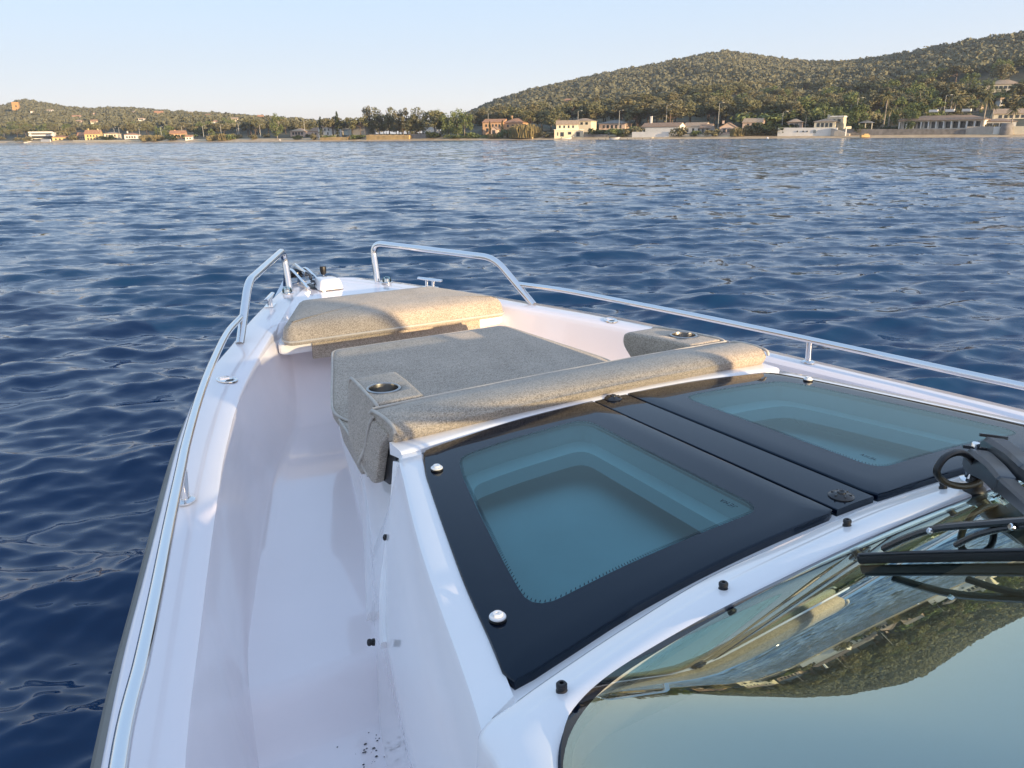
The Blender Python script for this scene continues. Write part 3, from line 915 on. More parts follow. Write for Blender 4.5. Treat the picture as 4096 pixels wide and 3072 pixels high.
for sg in (-1, 1):
    poly = resample(rounded([(1.60, -.668), (1.71, -.660), (1.775, -.74), (1.842, -.832), (1.785, -.862), (1.748, -.856), (1.672, -.722)], [.02, .02, .04, .015, .01, .012, .03], 4), 60, (1.60, -.668))
    v, f = slab(poly, sg * .602, sg * .628, .006, lambda y, z: sg * (-.665 - z) * -.06)
    child('side_flap', MB().add(v, f), M_FAB, bk, c0, True, None)
    poly2 = resample(rounded([(1.602, -.680), (1.70, -.668), (1.775, -.745), (1.832, -.830), (1.780, -.858), (1.706, -.848), (1.616, -.706)], .008, 3), 60, (1.602, -.680))
    v, f = slab(poly2, sg * .562, sg * .6025, .002, lambda y, z: sg * (-.665 - z) * -.06)
    pq = [L(sg * (.627 + .06 * (z + .665)), y, z) for y, z in ((1.700, -.652), (1.740, -.69), (1.790, -.762), (1.838, -.828), (1.80, -.852))]
    child('piping', MB().tube(spline(pq, 5), .0040, 8), M_PIPE, bk, c0)
    child('backing_board', MB().add(v, f), M_BLACK, bk, c0, True, 40)
    pp = [L(sg * .6215, y, z) for y, z in ((1.574, -.655), (1.580, -.643), (1.60, -.638), (1.65, -.6365), (1.715, -.642), (1.736, -.654))]
    child('piping', MB().tube(spline(pp, 5), .0044, 8), M_PIPE, bk, c0)
pp = [L(x, 1.736, -.645 + .006 * (1 - (abs(x) / .622) ** 2)) for x in np.linspace(-.615, .615, 40)]
child('piping', MB().tube(pp, .0042, 8), M_PIPE, bk, c0)

# armrests with a steel cup holder each
for sg, lab in ((-1, 'port armrest block with steel cup holder and fabric draped down its outer side'), (1, 'starboard armrest block with steel cup holder, near the white side wall')):
    poly = resample(rounded([(1.745, -.638), (1.90, -.641), (2.045, -.652), (2.062, -.700), (1.99, -.80), (1.935, -.818), (1.842, -.838), (1.79, -.76)], [.012, .05, .022, .05, .05, .03, .02, .05], 5), 90, (1.745, -.640))
    v, f = slab(poly, sg * .462, sg * .602, .014, lambda y, z: sg * (max(0, (-.66 - z)) * .22 - max(0, y - 1.76) * .125))
    o, c0 = place('armrest_cushion', v, f, M_FAB, lab, 'armrest', 'armrests with cup holders', None)
    cut = mesh_obj('cutter', *(lambda q: (q.v, q.f))(MB().lathe(L(sg * .535, 1.86, -.76), [(.0415, 0), (.0415, .2)], 40)), None)
    cut.matrix_world = BM; outward(cut)
    md = o.modifiers.new('cup', 'BOOLEAN'); md.operation = 'DIFFERENCE'; md.object = cut; md.solver = 'MANIFOLD'
    bpy.context.view_layer.update()
    me = bpy.data.meshes.new_from_object(o.evaluated_get(bpy.context.evaluated_depsgraph_get()))
    o.modifiers.clear(); o.data = me
    me.materials.clear(); me.materials.append(M_FAB)
    bpy.data.objects.remove(cut)
    z0 = -.6395
    tilt = lambda q: q
    ch = MB().lathe(L(sg * .535, 1.86, z0), [(.0410, .0005), (.0465, .0005), (.0465, .0018), (.0445, .0034), (.0410, .0036), (.0392, .0020), (.0385, -.004), (.0375, -.085), (.034, -.090), (.0001, -.090)], 48, None, False)
    child('cup_holder', ch, M_BRUSH, o, c0, True, 40)
    pp = [L(sg * (.599 + max(0, -.66 - z) * .22 - max(0, y - 1.76) * .125), y, z) for y, z in ((1.845, -.832), (1.79, -.755), (1.745, -.66), (1.750, -.639), (1.85, -.640), (1.95, -.644), (2.03, -.651), (2.052, -.664), (2.056, -.69))]
    child('piping', MB().tube(spline(pp, 6), .0044, 8), M_PIPE, o, c0)
    # small lower bolster between the armrest and the sun pad's side
    poly = resample(rounded([(1.93, -.858), (2.235, -.842), (2.250, -.862), (2.18, -.900), (1.96, -.922), (1.93, -.90)], .014, 4), 50, (1.93, -.858))
    v, f = slab(poly, sg * .488, sg * .572, .008, lambda y, z: sg * ((-.86 - z) * .1 - (y - 2.0) * .10))
    b_, cb = place('side_bolster', v, f, M_FAB, 'small low %s bolster tucked under the sun pad edge ahead of the armrest' % ('port' if sg < 0 else 'starboard'), 'cushion', 'boat cushions', None)
    child('piping', MB().tube([L(sg * (.571 - (y - 2.0) * .10), y, -.858 + (y - 1.93) * .05) for y in np.linspace(1.94, 2.235, 8)], .0036, 8), M_PIPE, b_, cb)
for o in bpy.data.objects:
    if '_c' in o: del o['_c']
# fallen specks of leaf on the side deck
m = MB(); r = np.random.default_rng(11)
for i in range(46):
    x = -.80 - abs(r.normal(0, .055)); y = 1.27 + r.normal(0, .075)
    if y > 1.352: continue
    s = r.uniform(.0008, .0036) * (1 if r.random() < .3 else .55); a = r.uniform(0, 6.28)
    m.add([L(x + s * math.cos(a + k) * (1.5 if k % 2 else .8), y + s * math.sin(a + k), zsole(y) + .0015) for k in (0, 1.2, 2.4, 3.6, 5.0)], [(0, 1, 2, 3, 4)])
tag(m.build('leaf_specks', M_BLKPL, None, False), 'dark specks of leaf litter scattered on the white side deck by the cabin', 'leaf litter', kind='stuff')
bpy.data.objects['leaf_specks'].matrix_world = BM

# ------------------------------------------------------------------ water: one sheet of real waves round the boat, out past the shore
def make_water():
    r0, ratio = 0.9, 1.0062
    rad = [r0]
    while rad[-1] < 1500: rad.append(rad[-1] + (rad[-1] * (ratio - 1) if rad[-1] < 75 else (.46 if rad[-1] < 390 else (rad[-1] - 367) * .02)))
    rad += [1800, 2060]
    rad = np.array(rad)
    az = np.r_[np.linspace(-180, -50, 60)[:-1], np.linspace(-50, 50, 1150), np.linspace(50, 180, 60)[1:-1]] * math.pi / 180
    sp = np.maximum(np.gradient(rad), rad * .00152)
    far = 1 + 1.1 * np.clip((rad - 35) / 90, 0, 1)
    A2, R2 = np.meshgrid(az, rad)
    X, Y = R2 * np.sin(A2), R2 * np.cos(A2)
    Zw = np.zeros_like(X); DX = np.zeros_like(X); DY = np.zeros_like(X)
    g = np.random.default_rng(21)
    wind = R(-8)                                  # direction the waves run towards (clockwise from +Y)
    lam = np.exp(g.uniform(math.log(.065), math.log(2.3), 150))
    for l in sorted(lam):
        th = wind + g.normal(0, R(20) if l > .5 else R(27))
        k = 2 * math.pi / l
        slope = .0235 * (1.35 if l < .7 else (.95 if l < 1.3 else .45)) * g.uniform(.6, 1.4)
        a = slope / k
        dx, dy = math.sin(th), math.cos(th)
        ph = g.uniform(0, 6.28)
        # where the grid is too coarse for this wave it is left to the bump
        fd = np.clip((l / 2.6 - sp) / (.35 * l / 2.6), 0, 1)
        nz = np.nonzero(fd)[0]
        if len(nz) < 4: continue
        n = int(nz[-1]) + 1
        fade = (fd[:n] * far[:n])[:, None]
        p = k * (X[:n] * dx + Y[:n] * dy) + ph
        s, c = np.sin(p), np.cos(p)
        Zw[:n] += a * fade * c
        q = .85
        DX[:n] -= q * a * fade * dx * s; DY[:n] -= q * a * fade * dy * s
    # gusts: patches of calmer and rougher water
    gm = 1 + .28 * (np.sin(X * .21 + 1.3 + .6 * np.sin(Y * .13)) * np.sin(Y * .17 + .7 * np.sin(X * .09 + 2)))
    Zw *= gm
    V = np.stack([X + DX, Y + DY, Zw], -1).reshape(-1, 3)
    na, nr = len(az), len(rad)
    i, j = np.meshgrid(np.arange(nr - 1), np.arange(na), indexing='ij')
    j2 = (j + 1) % na
    F = np.stack([i * na + j, (i + 1) * na + j, (i + 1) * na + j2, i * na + j2], -1).reshape(-1, 4)[:, ::-1]
    m, nt, p = nmat('sea_water')
    p.inputs['Base Color'].default_value = (.004, .031, .088, 1)
    p.inputs['Roughness'].default_value = .045
    p.inputs['IOR'].default_value = 1.333
    tc = nt.nodes.new('ShaderNodeTexCoord')
    mp = nt.nodes.new('ShaderNodeMapping'); mp.inputs['Rotation'].default_value = (0, 0, wind * -1); mp.inputs['Scale'].default_value = (.38, 1, 1)
    nt.links.new(tc.outputs['Object'], mp.inputs[0])
    # ripples too fine for the mesh: the normal is tilted by two noises, more so far out where the mesh is coarse
    def mth(op, a, b):
        n = nt.nodes.new('ShaderNodeVectorMath'); n.operation = op
        for k_, q_ in enumerate((a, b)):
            if isinstance(q_, tuple): n.inputs[k_].default_value = q_
            else: nt.links.new(q_, n.inputs[k_])
        return n.outputs[0]
    geo = nt.nodes.new('ShaderNodeNewGeometry')
    ln = nt.nodes.new('ShaderNodeVectorMath'); ln.operation = 'LENGTH'; nt.links.new(geo.outputs['Position'], ln.inputs[0])
    mr = nt.nodes.new('ShaderNodeMapRange'); mr.inputs[1].default_value, mr.inputs[2].default_value, mr.inputs[3].default_value, mr.inputs[4].default_value = 4, 70, .42, 1
    nt.links.new(ln.outputs['Value'], mr.inputs[0])
    acc = None
    for sc_, kx, ky in ((1.6, .40, .85), (6.0, .40, .80), (19.0, .3, .55)):
        n = nt.nodes.new('ShaderNodeTexNoise'); n.inputs['Scale'].default_value = sc_; n.inputs['Detail'].default_value = 1.5
        nt.links.new(mp.outputs[0], n.inputs['Vector'])
        t_ = mth('MULTIPLY', mth('SUBTRACT', n.outputs['Color'], (.5, .5, .5)), (kx, ky, 0))
        acc = t_ if acc is None else mth('ADD', acc, t_)
    sc2 = nt.nodes.new('ShaderNodeVectorMath'); sc2.operation = 'SCALE'; nt.links.new(acc, sc2.inputs[0]); nt.links.new(mr.outputs[0], sc2.inputs['Scale'])
    nn_ = nt.nodes.new('ShaderNodeVectorMath'); nn_.operation = 'NORMALIZE'; nt.links.new(mth('ADD', geo.outputs['Normal'], sc2.outputs[0]), nn_.inputs[0])
    nt.links.new(nn_.outputs[0], p.inputs['Normal'])
    me = np_mesh('water', V, F, m, 4)
    me.polygons.foreach_set('use_smooth', np.ones(len(F), bool))
    o = link('water', me)
    tag(o, kind='structure')
    # fill under the camera
    k = 40
    v = [(0, 0, -.05)] + [(r0 * 1.06 * math.sin(a), r0 * 1.06 * math.cos(a), -.05) for a in np.linspace(0, 6.2832, k, endpoint=False)]
make_water()

# ------------------------------------------------------------------ the land behind the water
YH = 546.0
def bearing(px): return (px - 2048.0) / 3232.0              # X / Y of a column of the photograph at the horizon
def shoreY(u): return 400.0 / (1 + .68 * u)
SKY = np.array([(-900, 470), (-400, 455), (0, 438), (60, 422), (130, 403), (200, 413), (280, 428), (380, 437), (520, 432), (700, 445), (900, 455), (1060, 466), (1200, 476), (1300, 490), (1500, 505), (1750, 500), (1850, 470), (1925, 434), (1997, 403), (2143, 362), (2298, 330), (2444, 299), (2631, 268), (2797, 237), (2890, 223), (2994, 237), (3154, 256), (3285, 263), (3420, 254), (3565, 235), (3721, 206), (3877, 177), (4096, 149), (4500, 110), (5200, 100)], float)
RDG = np.array([(-900, 1600), (-400, 1600), (0, 1500), (700, 1350), (1200, 1000), (1500, 800), (1800, 950), (1950, 1250), (3150, 1250), (3300, 1050), (3700, 900), (4096, 800), (4500, 750), (5200, 700)], float)
def horizon_y(px): return YH - .0090 * (px - 2048)
def ridge(px):
    y = np.interp(px, SKY[:, 0], SKY[:, 1]); d = np.interp(px, RDG[:, 0], RDG[:, 1])
    z = CAM_Z + (horizon_y(px) - y) / 3232.0 * d - np.where(d > 1000, 9.5, 9.0)
    return d, np.maximum(z, 5.0)
def ground_z(X, Y):
    X, Y = np.asarray(X, float), np.asarray(Y, float)
    u = X / np.maximum(Y, 1.0); px = 2048 + u * 3232
    s = shoreY(np.maximum(u, -1.3)); d, zr = ridge(px)
    t = Y - s
    beach = np.clip(t / 11.0, -1, 1) * 1.35
    f = np.clip((t - 26) / np.maximum(d - s - 26, 60), 0, 1)
    und = 2.2 * np.sin(X * .021 + 1) * np.sin(Y * .017) * np.clip(t / 120, 0, 1) * (1 - f)
    z = np.where(t < 0, t * .10, np.where(t < 11, beach, 1.35 + np.clip((t - 11) / 15, 0, 1) * 1.2))
    z = z + np.where(t > 26, (zr - 2.5) * (f ** 1.18) * (1 + .10 * np.sin(f * 9 + u * 6) * (1 - f)) + und, 0)
    back = np.clip((Y - d) / 500, 0, 1)
    return z - back * (zr + 12)
def make_terrain():
    us = np.linspace(-1.05, 1.25, 330)
    ts = np.r_[-14, -6, -2, 0, 2, 5, 8, 11, 14, 18, 22, 26, 32, 40, 50, 62, 75, 90, 110]
    V = []
    fr = np.linspace(0, 1, 46)[1:]
    for u in us:
        s = float(shoreY(u)); px = 2048 + u * 3232; d, zr = ridge(px)
        yy = np.r_[s + ts, s + 110 + (d - s - 110) * fr, d + 60, d + 150, d + 320, d + 520]
        V.append(np.stack([u * yy, yy, ground_z(u * yy, yy)], -1))
    V = np.array(V); na, nr = V.shape[:2]
    i, j = np.meshgrid(np.arange(na - 1), np.arange(nr - 1), indexing='ij')
    F = np.stack([i * nr + j, (i + 1) * nr + j, (i + 1) * nr + j + 1, i * nr + j + 1], -1).reshape(-1, 4)
    m, nt, p = nmat('scrub_ground')
    p.inputs['Roughness'].default_value = .95
    tc = nt.nodes.new('ShaderNodeTexCoord'); n = nt.nodes.new('ShaderNodeTexNoise'); n.inputs['Scale'].default_value = .12; n.inputs['Detail'].default_value = 8
    nt.links.new(tc.outputs['Object'], n.inputs['Vector'])
    cr = nt.nodes.new('ShaderNodeValToRGB'); e = cr.color_ramp.elements
    e[0].position, e[0].color = .35, (.030, .036, .018, 1)
    e[1].position, e[1].color = .68, (.085, .080, .045, 1)
    nt.links.new(n.outputs[0], cr.inputs[0]); nt.links.new(cr.outputs[0], p.inputs['Base Color'])
    sand, nt, p = nmat('beach_sand')
    p.inputs['Roughness'].default_value = .9
    tc = nt.nodes.new('ShaderNodeTexCoord'); n = nt.nodes.new('ShaderNodeTexNoise'); n.inputs['Scale'].default_value = .35; n.inputs['Detail'].default_value = 8
    nt.links.new(tc.outputs['Object'], n.inputs['Vector'])
    cr = nt.nodes.new('ShaderNodeValToRGB'); e = cr.color_ramp.elements
    e[0].position, e[0].color = .3, (.40, .28, .16, 1)
    e[1].position, e[1].color = .7, (.64, .48, .29, 1)
    nt.links.new(n.outputs[0], cr.inputs[0]); nt.links.new(cr.outputs[0], p.inputs['Base Color'])
    k = 9                                            # the first rows are the beach
    jj = np.tile(np.arange(nr - 1), na - 1)
    for name, sel, mm in (('beach', jj < k, sand), ('hillside', jj >= k, m)):
        Fs = F[sel]; used, inv = np.unique(Fs, return_inverse=True)
        me = np_mesh(name, V.reshape(-1, 3)[used], inv.reshape(-1, 4), mm, 4)
        me.polygons.foreach_set('use_smooth', np.ones(len(Fs), bool))
        tag(link(name, me), kind='structure')
make_terrain()

def foliage_mat(name, c0, c1, c2=None, scale=.35, trans=.15):
    m, nt, p = nmat(name)
    p.inputs['Roughness'].default_value = .75
    p.inputs['Specular IOR Level'].default_value = .25
    tc = nt.nodes.new('ShaderNodeTexCoord'); g = nt.nodes.new('ShaderNodeNewGeometry'); oi = nt.nodes.new('ShaderNodeObjectInfo')
    n = nt.nodes.new('ShaderNodeTexNoise'); n.inputs['Scale'].default_value = scale; n.inputs['Detail'].default_value = 4
    nt.links.new(tc.outputs['Object'], n.inputs['Vector'])
    ad = nt.nodes.new('ShaderNodeMath'); ad.operation = 'MULTIPLY_ADD'; ad.inputs[1].default_value = .55; 
    nt.links.new(g.outputs['Random Per Island'], ad.inputs[0]); nt.links.new(n.outputs[0], ad.inputs[2])
    a2 = nt.nodes.new('ShaderNodeMath'); a2.operation = 'MULTIPLY_ADD'; a2.inputs[1].default_value = .35
    nt.links.new(oi.outputs['Random'], a2.inputs[0]); nt.links.new(ad.outputs[0], a2.inputs[2])
    cr = nt.nodes.new('ShaderNodeValToRGB'); e = cr.color_ramp.elements
    e[0].position, e[0].color = .40, (*c0, 1)
    e[1].position, e[1].color = 1.15 if False else 1.0, (*c1, 1)
    nt.links.new(a2.outputs[0], cr.inputs[0]); nt.links.new(cr.outputs[0], p.inputs['Base Color'])
    return m
M_PINE = foliage_mat('pine_needles', (.050, .056, .026), (.165, .160, .078))
M_PINE2 = foliage_mat('dry_pine_needles', (.062, .060, .033), (.175, .158, .082))
M_GREEN = foliage_mat('broad_leaves', (.045, .065, .022), (.150, .180, .066))
M_DARK = foliage_mat('dark_evergreen', (.012, .020, .009), (.040, .055, .022))
M_REED = foliage_mat('dry_reeds', (.12, .10, .045), (.28, .23, .11))
M_PALM = foliage_mat('palm_fronds', (.045, .05, .02), (.14, .13, .055))
M_WOOD = foliage_mat('forest_leaves', (.038, .044, .027), (.150, .146, .088), scale=.012)
M_BARK = pmat('pine_bark', (.14, .10, .075), .9, vary=.3, vscale=2)
M_PALEB = pmat('pale_bark', (.34, .29, .23), .85, vary=.25, vscale=2)

# ---- clumps of small leaf faces
def leaf_cloud(centres, radii, nper, size, g, flat=1.0, shell=.55):
    """little tilted quads scattered through ellipsoids: returns V (4n,3), F (n,4)"""
    V = []
    for c, r in zip(centres, radii):
        n = max(3, int(nper * (r[0] * r[2]) if nper < 1 else nper))
        d = g.normal(size=(n, 3)); d /= np.linalg.norm(d, axis=1)[:, None]
        rr = (shell + (1 - shell) * g.random(n)) ** .8
        p = np.array(c) + d * rr[:, None] * np.array(r)
        nn = d + g.normal(0, .55, (n, 3)); nn[:, 2] *= 1.0; nn /= np.linalg.norm(nn, axis=1)[:, None]
        a = np.cross(nn, g.normal(size=(n, 3))); a /= np.linalg.norm(a, axis=1)[:, None]
        b = np.cross(nn, a)
        s = size * g.uniform(.6, 1.4, (n, 1))
        k1, k2 = g.uniform(.7, 1.2, (n, 1)), g.uniform(.5, 1.1, (n, 1))
        q = np.stack([p - a * s * k1, p + b * s * k2 * .8, p + a * s * k1, p - b * s * k2], 1)
        q[:, :, 2] = p[:, None, 2] + (q[:, :, 2] - p[:, None, 2]) * flat
        V.append(q.reshape(-1, 3))
    V = np.concatenate(V)
    return V, np.arange(len(V)).reshape(-1, 4)
def mb_tree_trunk(h, r, lean=(0, 0), limbs=(), g=None):
    m = MB()
    pts = [Vector((lean[0] * t * t + .12 * math.sin(t * 5) * r * 2, lean[1] * t * t, h * t)) for t in (0, .25, .5, .75, 1)]
    m.tube(pts, [r, r * .8, r * .68, r * .58, r * .4], 7)
    for (t, e) in limbs:
        s = Vector((lean[0] * t * t, lean[1] * t * t, h * t)); e = Vector(e)
        mid = s.lerp(e, .5) + Vector((0, 0, -.12 * (e - s).length))
        m.tube([s, mid, e], [r * .5, r * .36, r * .16], 5)
    return m
CROWNS = {}
def variants(kind, k, g):
    """a few crown + trunk mesh pairs of about unit spread (real metres), reused by every tree of a kind"""
    out = []
    for i in range(k):
        if kind == 'umbrella':
            H = 11.0; rx = 5.6; cs = []; rs = []
            nc = int(g.integers(17, 23))
            for _ in range(nc):
                a = g.uniform(0, 6.28); q = rx * .80 * math.sqrt(g.random())
                z = H - 1.9 - .13 * q * q - (2.2 * g.random() ** 2 if q > 2 else 0)
                cs.append((q * math.cos(a), q * math.sin(a), z)); rs.append((g.uniform(1.3, 2.2), g.uniform(1.3, 2.2), g.uniform(1.0, 1.7)))
            V, F = leaf_cloud(cs, rs, 92, .36, g, .85)
            limbs = [(g.uniform(.55, .9), (cs[j][0] * .85, cs[j][1] * .85, cs[j][2] - .5)) for j in range(0, nc, 2)]
            tr = mb_tree_trunk(H - 3.2, .30, (g.normal(0, .8), g.normal(0, .8)), limbs); mat_, bk = (M_PINE if i % 3 else M_PINE2), M_BARK
        elif kind == 'tallpine':
            H = 15.0; cs = []; rs = []
            for _ in range(20):
                z = g.uniform(4.5, H - .8); w = 4.4 * (1 - .45 * abs((z - 9.5) / 6))
                a = g.uniform(0, 6.28); q = w * .75 * math.sqrt(g.random())
                cs.append((q * math.cos(a), q * math.sin(a), z)); rs.append((g.uniform(1.1, 2.1), g.uniform(1.1, 2.1), g.uniform(.9, 1.6)))
            V, F = leaf_cloud(cs, rs, 80, .31, g)
            limbs = [(g.uniform(.4, .9), c) for c in cs[::3]]
            tr = mb_tree_trunk(H - 2, .34, (g.normal(0, 1.2), g.normal(0, .6)), limbs); mat_, bk = (M_PINE2 if i % 2 else M_PINE), M_BARK
        elif kind == 'broad':
            H = 11.0; cs = []; rs = []
            for _ in range(20):
                z = g.uniform(2.2, H - 1.2); w = 4.2 * math.sqrt(max(.1, 1 - ((z - 5.4) / 6.2) ** 2))
                a = g.uniform(0, 6.28); q = w * .85 * math.sqrt(g.random())
                cs.append((q * math.cos(a), q * math.sin(a), z)); rs.append((g.uniform(1.0, 1.7), g.uniform(1.0, 1.7), g.uniform(1.1, 2.0)))
            V, F = leaf_cloud(cs, rs, 84, .28, g)
            tr = mb_tree_trunk(H - 4, .24, (g.normal(0, .5), 0), [(.5, c) for c in cs[::4]]); mat_, bk = M_GREEN, M_PALEB
        elif kind == 'cypress':
            H = 11.0; cs = [(g.normal(0, .12), g.normal(0, .12), z) for z in np.linspace(.9, H - .7, 12)]
            rs = [(1.15 * math.sin(min(1, (z + 1.2) / 5) * 1.57) * (1 - .72 * (z / H) ** 2.2),) * 2 + (1.0,) for (_, _, z) in cs]
            V, F = leaf_cloud(cs, rs, 60, .24, g)
            tr = mb_tree_trunk(H - 3, .16); mat_, bk = M_DARK, M_BARK
        elif kind == 'bush':
            cs = []; rs = []
            for _ in range(10):
                a = g.uniform(0, 6.28); q = 2.0 * math.sqrt(g.random())
                cs.append((q * math.cos(a), q * math.sin(a), g.uniform(.7, 2.0))); rs.append((g.uniform(.7, 1.2),) * 2 + (g.uniform(.6, 1.0),))
            V, F = leaf_cloud(cs, rs, 58, .26, g)
            tr = mb_tree_trunk(1.2, .10); mat_, bk = [M_GREEN, M_DARK, M_PINE2][i % 3], M_BARK
        elif kind == 'reeds':
            n = 520; a = g.uniform(0, 6.28, n); q = 2.2 * np.sqrt(g.random(n)); h = g.uniform(1.6, 3.4, n) * (1 - .12 * q)
            bx, by = q * np.cos(a), q * np.sin(a); t = g.uniform(0, 6.28, n); w = .10
            lx, ly = g.normal(0, .35, n), g.normal(0, .35, n)
            V = np.stack([np.stack([bx - w * np.cos(t), by - w * np.sin(t), 0 * h], -1), np.stack([bx + w * np.cos(t), by + w * np.sin(t), 0 * h], -1),
                          np.stack([bx + lx + w * .6 * np.cos(t), by + ly + w * .6 * np.sin(t), h], -1), np.stack([bx + lx - w * .6 * np.cos(t), by + ly - w * .6 * np.sin(t), h], -1)], 1).reshape(-1, 3)
            F = np.arange(len(V)).reshape(-1, 4); tr = None; mat_, bk = M_REED, None
        elif kind == 'palm':
            H = 8.0; Vs = []
            for j in range(34):
                a = g.uniform(0, 6.28); el = g.uniform(-.5, 1.25); ln = g.uniform(2.2, 3.0)
                d = np.array([math.cos(a), math.sin(a)])
                pr = None
                for k in range(6):
                    t = k / 5
                    p_ = np.array([*(d * ln * t * math.cos(el * (1 - .3 * t))), H + ln * t * math.sin(el) - 1.5 * t * t * ln * .42])
                    w = .34 * math.sin(min(1, t * 2 + .25) * 1.4) * (1.15 - t) + .02
                    sd = np.array([-d[1], d[0], 0]) * w; dr = np.array([0, 0, -w * .7])
                    if pr is not None:
                        Vs += [pr[0], pr[1] + pr[2], p_ + sd + dr, p_]; Vs += [pr[0], p_, p_ - sd + dr, pr[1] * 0 + pr[0] - (pr[1] - pr[0]) + pr[2]]
                    pr = (p_, p_ + sd, dr)
            V = np.array(Vs); F = np.arange(len(V)).reshape(-1, 4)
            tr = MB(); tr.tube([Vector((.2 * math.sin(t * 2), 0, (H - .1) * t)) for t in (0, .05, .3, .6, .9, .97, 1)], [.42, .32, .24, .22, .25, .40, .25], 9)
            mat_, bk = M_PALM, M_PALEB
        cm = np_mesh('crown', V, F, mat_, 4)
        tm = None
        if tr is not None:
            tm = bpy.data.meshes.new('trunk'); tm.from_pydata(tr.v, [], tr.f); tm.polygons.foreach_set('use_smooth', [True] * len(tm.polygons)); tm.materials.append(bk)
        out.append((cm, tm))
    CROWNS[kind] = out
_g = np.random.default_rng(5)
for kd, k in (('umbrella', 7), ('tallpine', 5), ('broad', 5), ('cypress', 2), ('bush', 6), ('reeds', 3), ('palm', 3)): variants(kd, k, _g)
REFH = {'umbrella': 11.0, 'tallpine': 15.0, 'broad': 11.0, 'cypress': 11.0, 'bush': 2.6, 'reeds': 3.0, 'palm': 9.0}
TNAME = {'umbrella': 'umbrella_pine', 'tallpine': 'pine_tree', 'broad': 'broadleaf_tree', 'cypress': 'cypress_tree', 'bush': 'shrub', 'reeds': 'reed_clump', 'palm': 'palm_tree'}
TCAT = {'umbrella': 'pine tree', 'tallpine': 'pine tree', 'broad': 'tree', 'cypress': 'cypress', 'bush': 'shrub', 'reeds': 'reeds', 'palm': 'palm tree'}
def tree(kind, X, Y, h, label, group=None, wide=1.0, z=None, vi=None):
    cm, tm = CROWNS[kind][(int(_g.integers(0, 99)) if vi is None else vi) % len(CROWNS[kind])]
    s = h / REFH[kind]
    z = float(ground_z(X, Y)) - .1 if z is None else z
    if tm is None:
        o = link(TNAME[kind], cm)
    else:
        o = bpy.data.objects.new(TNAME[kind], None); col.objects.link(o)
        link('crown', cm, o); link('trunk', tm, o)
    o.location = (X, Y, z); o.rotation_euler = (0, 0, float(_g.uniform(0, 6.28))); o.scale = (s * wide, s * wide, s)
    tag(o, label, TCAT[kind], group)
    return o
def spot(px, t): 
    """ground point in the photograph's column px, t metres behind the shoreline"""
    u = bearing(px); y = float(shoreY(u)) + t
    return u * y, y
def height_at(px, py, Y): return CAM_Z + (horizon_y(px) - py) / 3232.0 * Y

# ------------------------------------------------------------------ houses, walls, lamps along the shore
M_WALLC = {
    'white': pmat('white_render', (.74, .72, .67), .85, vary=.06, vscale=.5), 'cream': pmat('cream_render', (.70, .62, .46), .85, vary=.07, vscale=.5),
    'yellow': pmat('yellow_render', (.66, .50, .24), .85, vary=.08, vscale=.5), 'pink': pmat('pink_render', (.58, .44, .35), .85, vary=.08, vscale=.5),
    'orange': pmat('orange_render', (.58, .37, .22), .85, vary=.08, vscale=.5), 'grey': pmat('grey_render', (.42, .39, .34), .9, vary=.12, vscale=.6)}
def tile_mat(name, c):
    m, nt, p = nmat(name)
    p.inputs['Roughness'].default_value = .85
    tc = nt.nodes.new('ShaderNodeTexCoord'); w = nt.nodes.new('ShaderNodeTexWave'); w.inputs['Scale'].default_value = 1.4; w.inputs['Distortion'].default_value = .6
    n = nt.nodes.new('ShaderNodeTexNoise'); n.inputs['Scale'].default_value = 1.6; n.inputs['Detail'].default_value = 5
    nt.links.new(tc.outputs['Object'], w.inputs[0]); nt.links.new(tc.outputs['Object'], n.inputs['Vector'])
    mx = nt.nodes.new('ShaderNodeMath'); mx.operation = 'MULTIPLY_ADD'; mx.inputs[1].default_value = .3
    nt.links.new(w.outputs[1], mx.inputs[0]); nt.links.new(n.outputs[0], mx.inputs[2])
    cr = nt.nodes.new('ShaderNodeValToRGB'); e = cr.color_ramp.elements
    e[0].position, e[0].color = .35, (*[q * .6 for q in c], 1); e[1].position, e[1].color = .95, (*[min(1, q * 1.35) for q in c], 1)
    nt.links.new(mx.outputs[0], cr.inputs[0]); nt.links.new(cr.outputs[0], p.inputs['Base Color'])
    return m
M_ROOFC = {'orange': tile_mat('orange_roof_tiles', (.42, .22, .12)), 'brown': tile_mat('brown_roof_tiles', (.30, .20, .13)), 'tan': tile_mat('tan_roof_tiles', (.40, .29, .19)), 'white': M_WALLC['white'], 'grey': tile_mat('grey_roof', (.26, .25, .23))}
M_WIN = pmat('house_window_glass', (.035, .045, .055), .12)
M_SHUT = pmat('painted_shutter', (.16, .20, .22), .6)
M_LAMP = pmat('lamp_post_paint', (.46, .45, .41), .5)
M_STONE = pmat('grey_stone_wall', (.21, .195, .18), .95, vary=.3, vscale=.7, bump=.4, bscale=3)
M_BANK = pmat('ochre_earth_bank', (.52, .36, .16), .95, vary=.25, vscale=.35, bump=.5, bscale=1.2)
FARB = []
BLOCK = []                                           # columns and depths kept free of trees

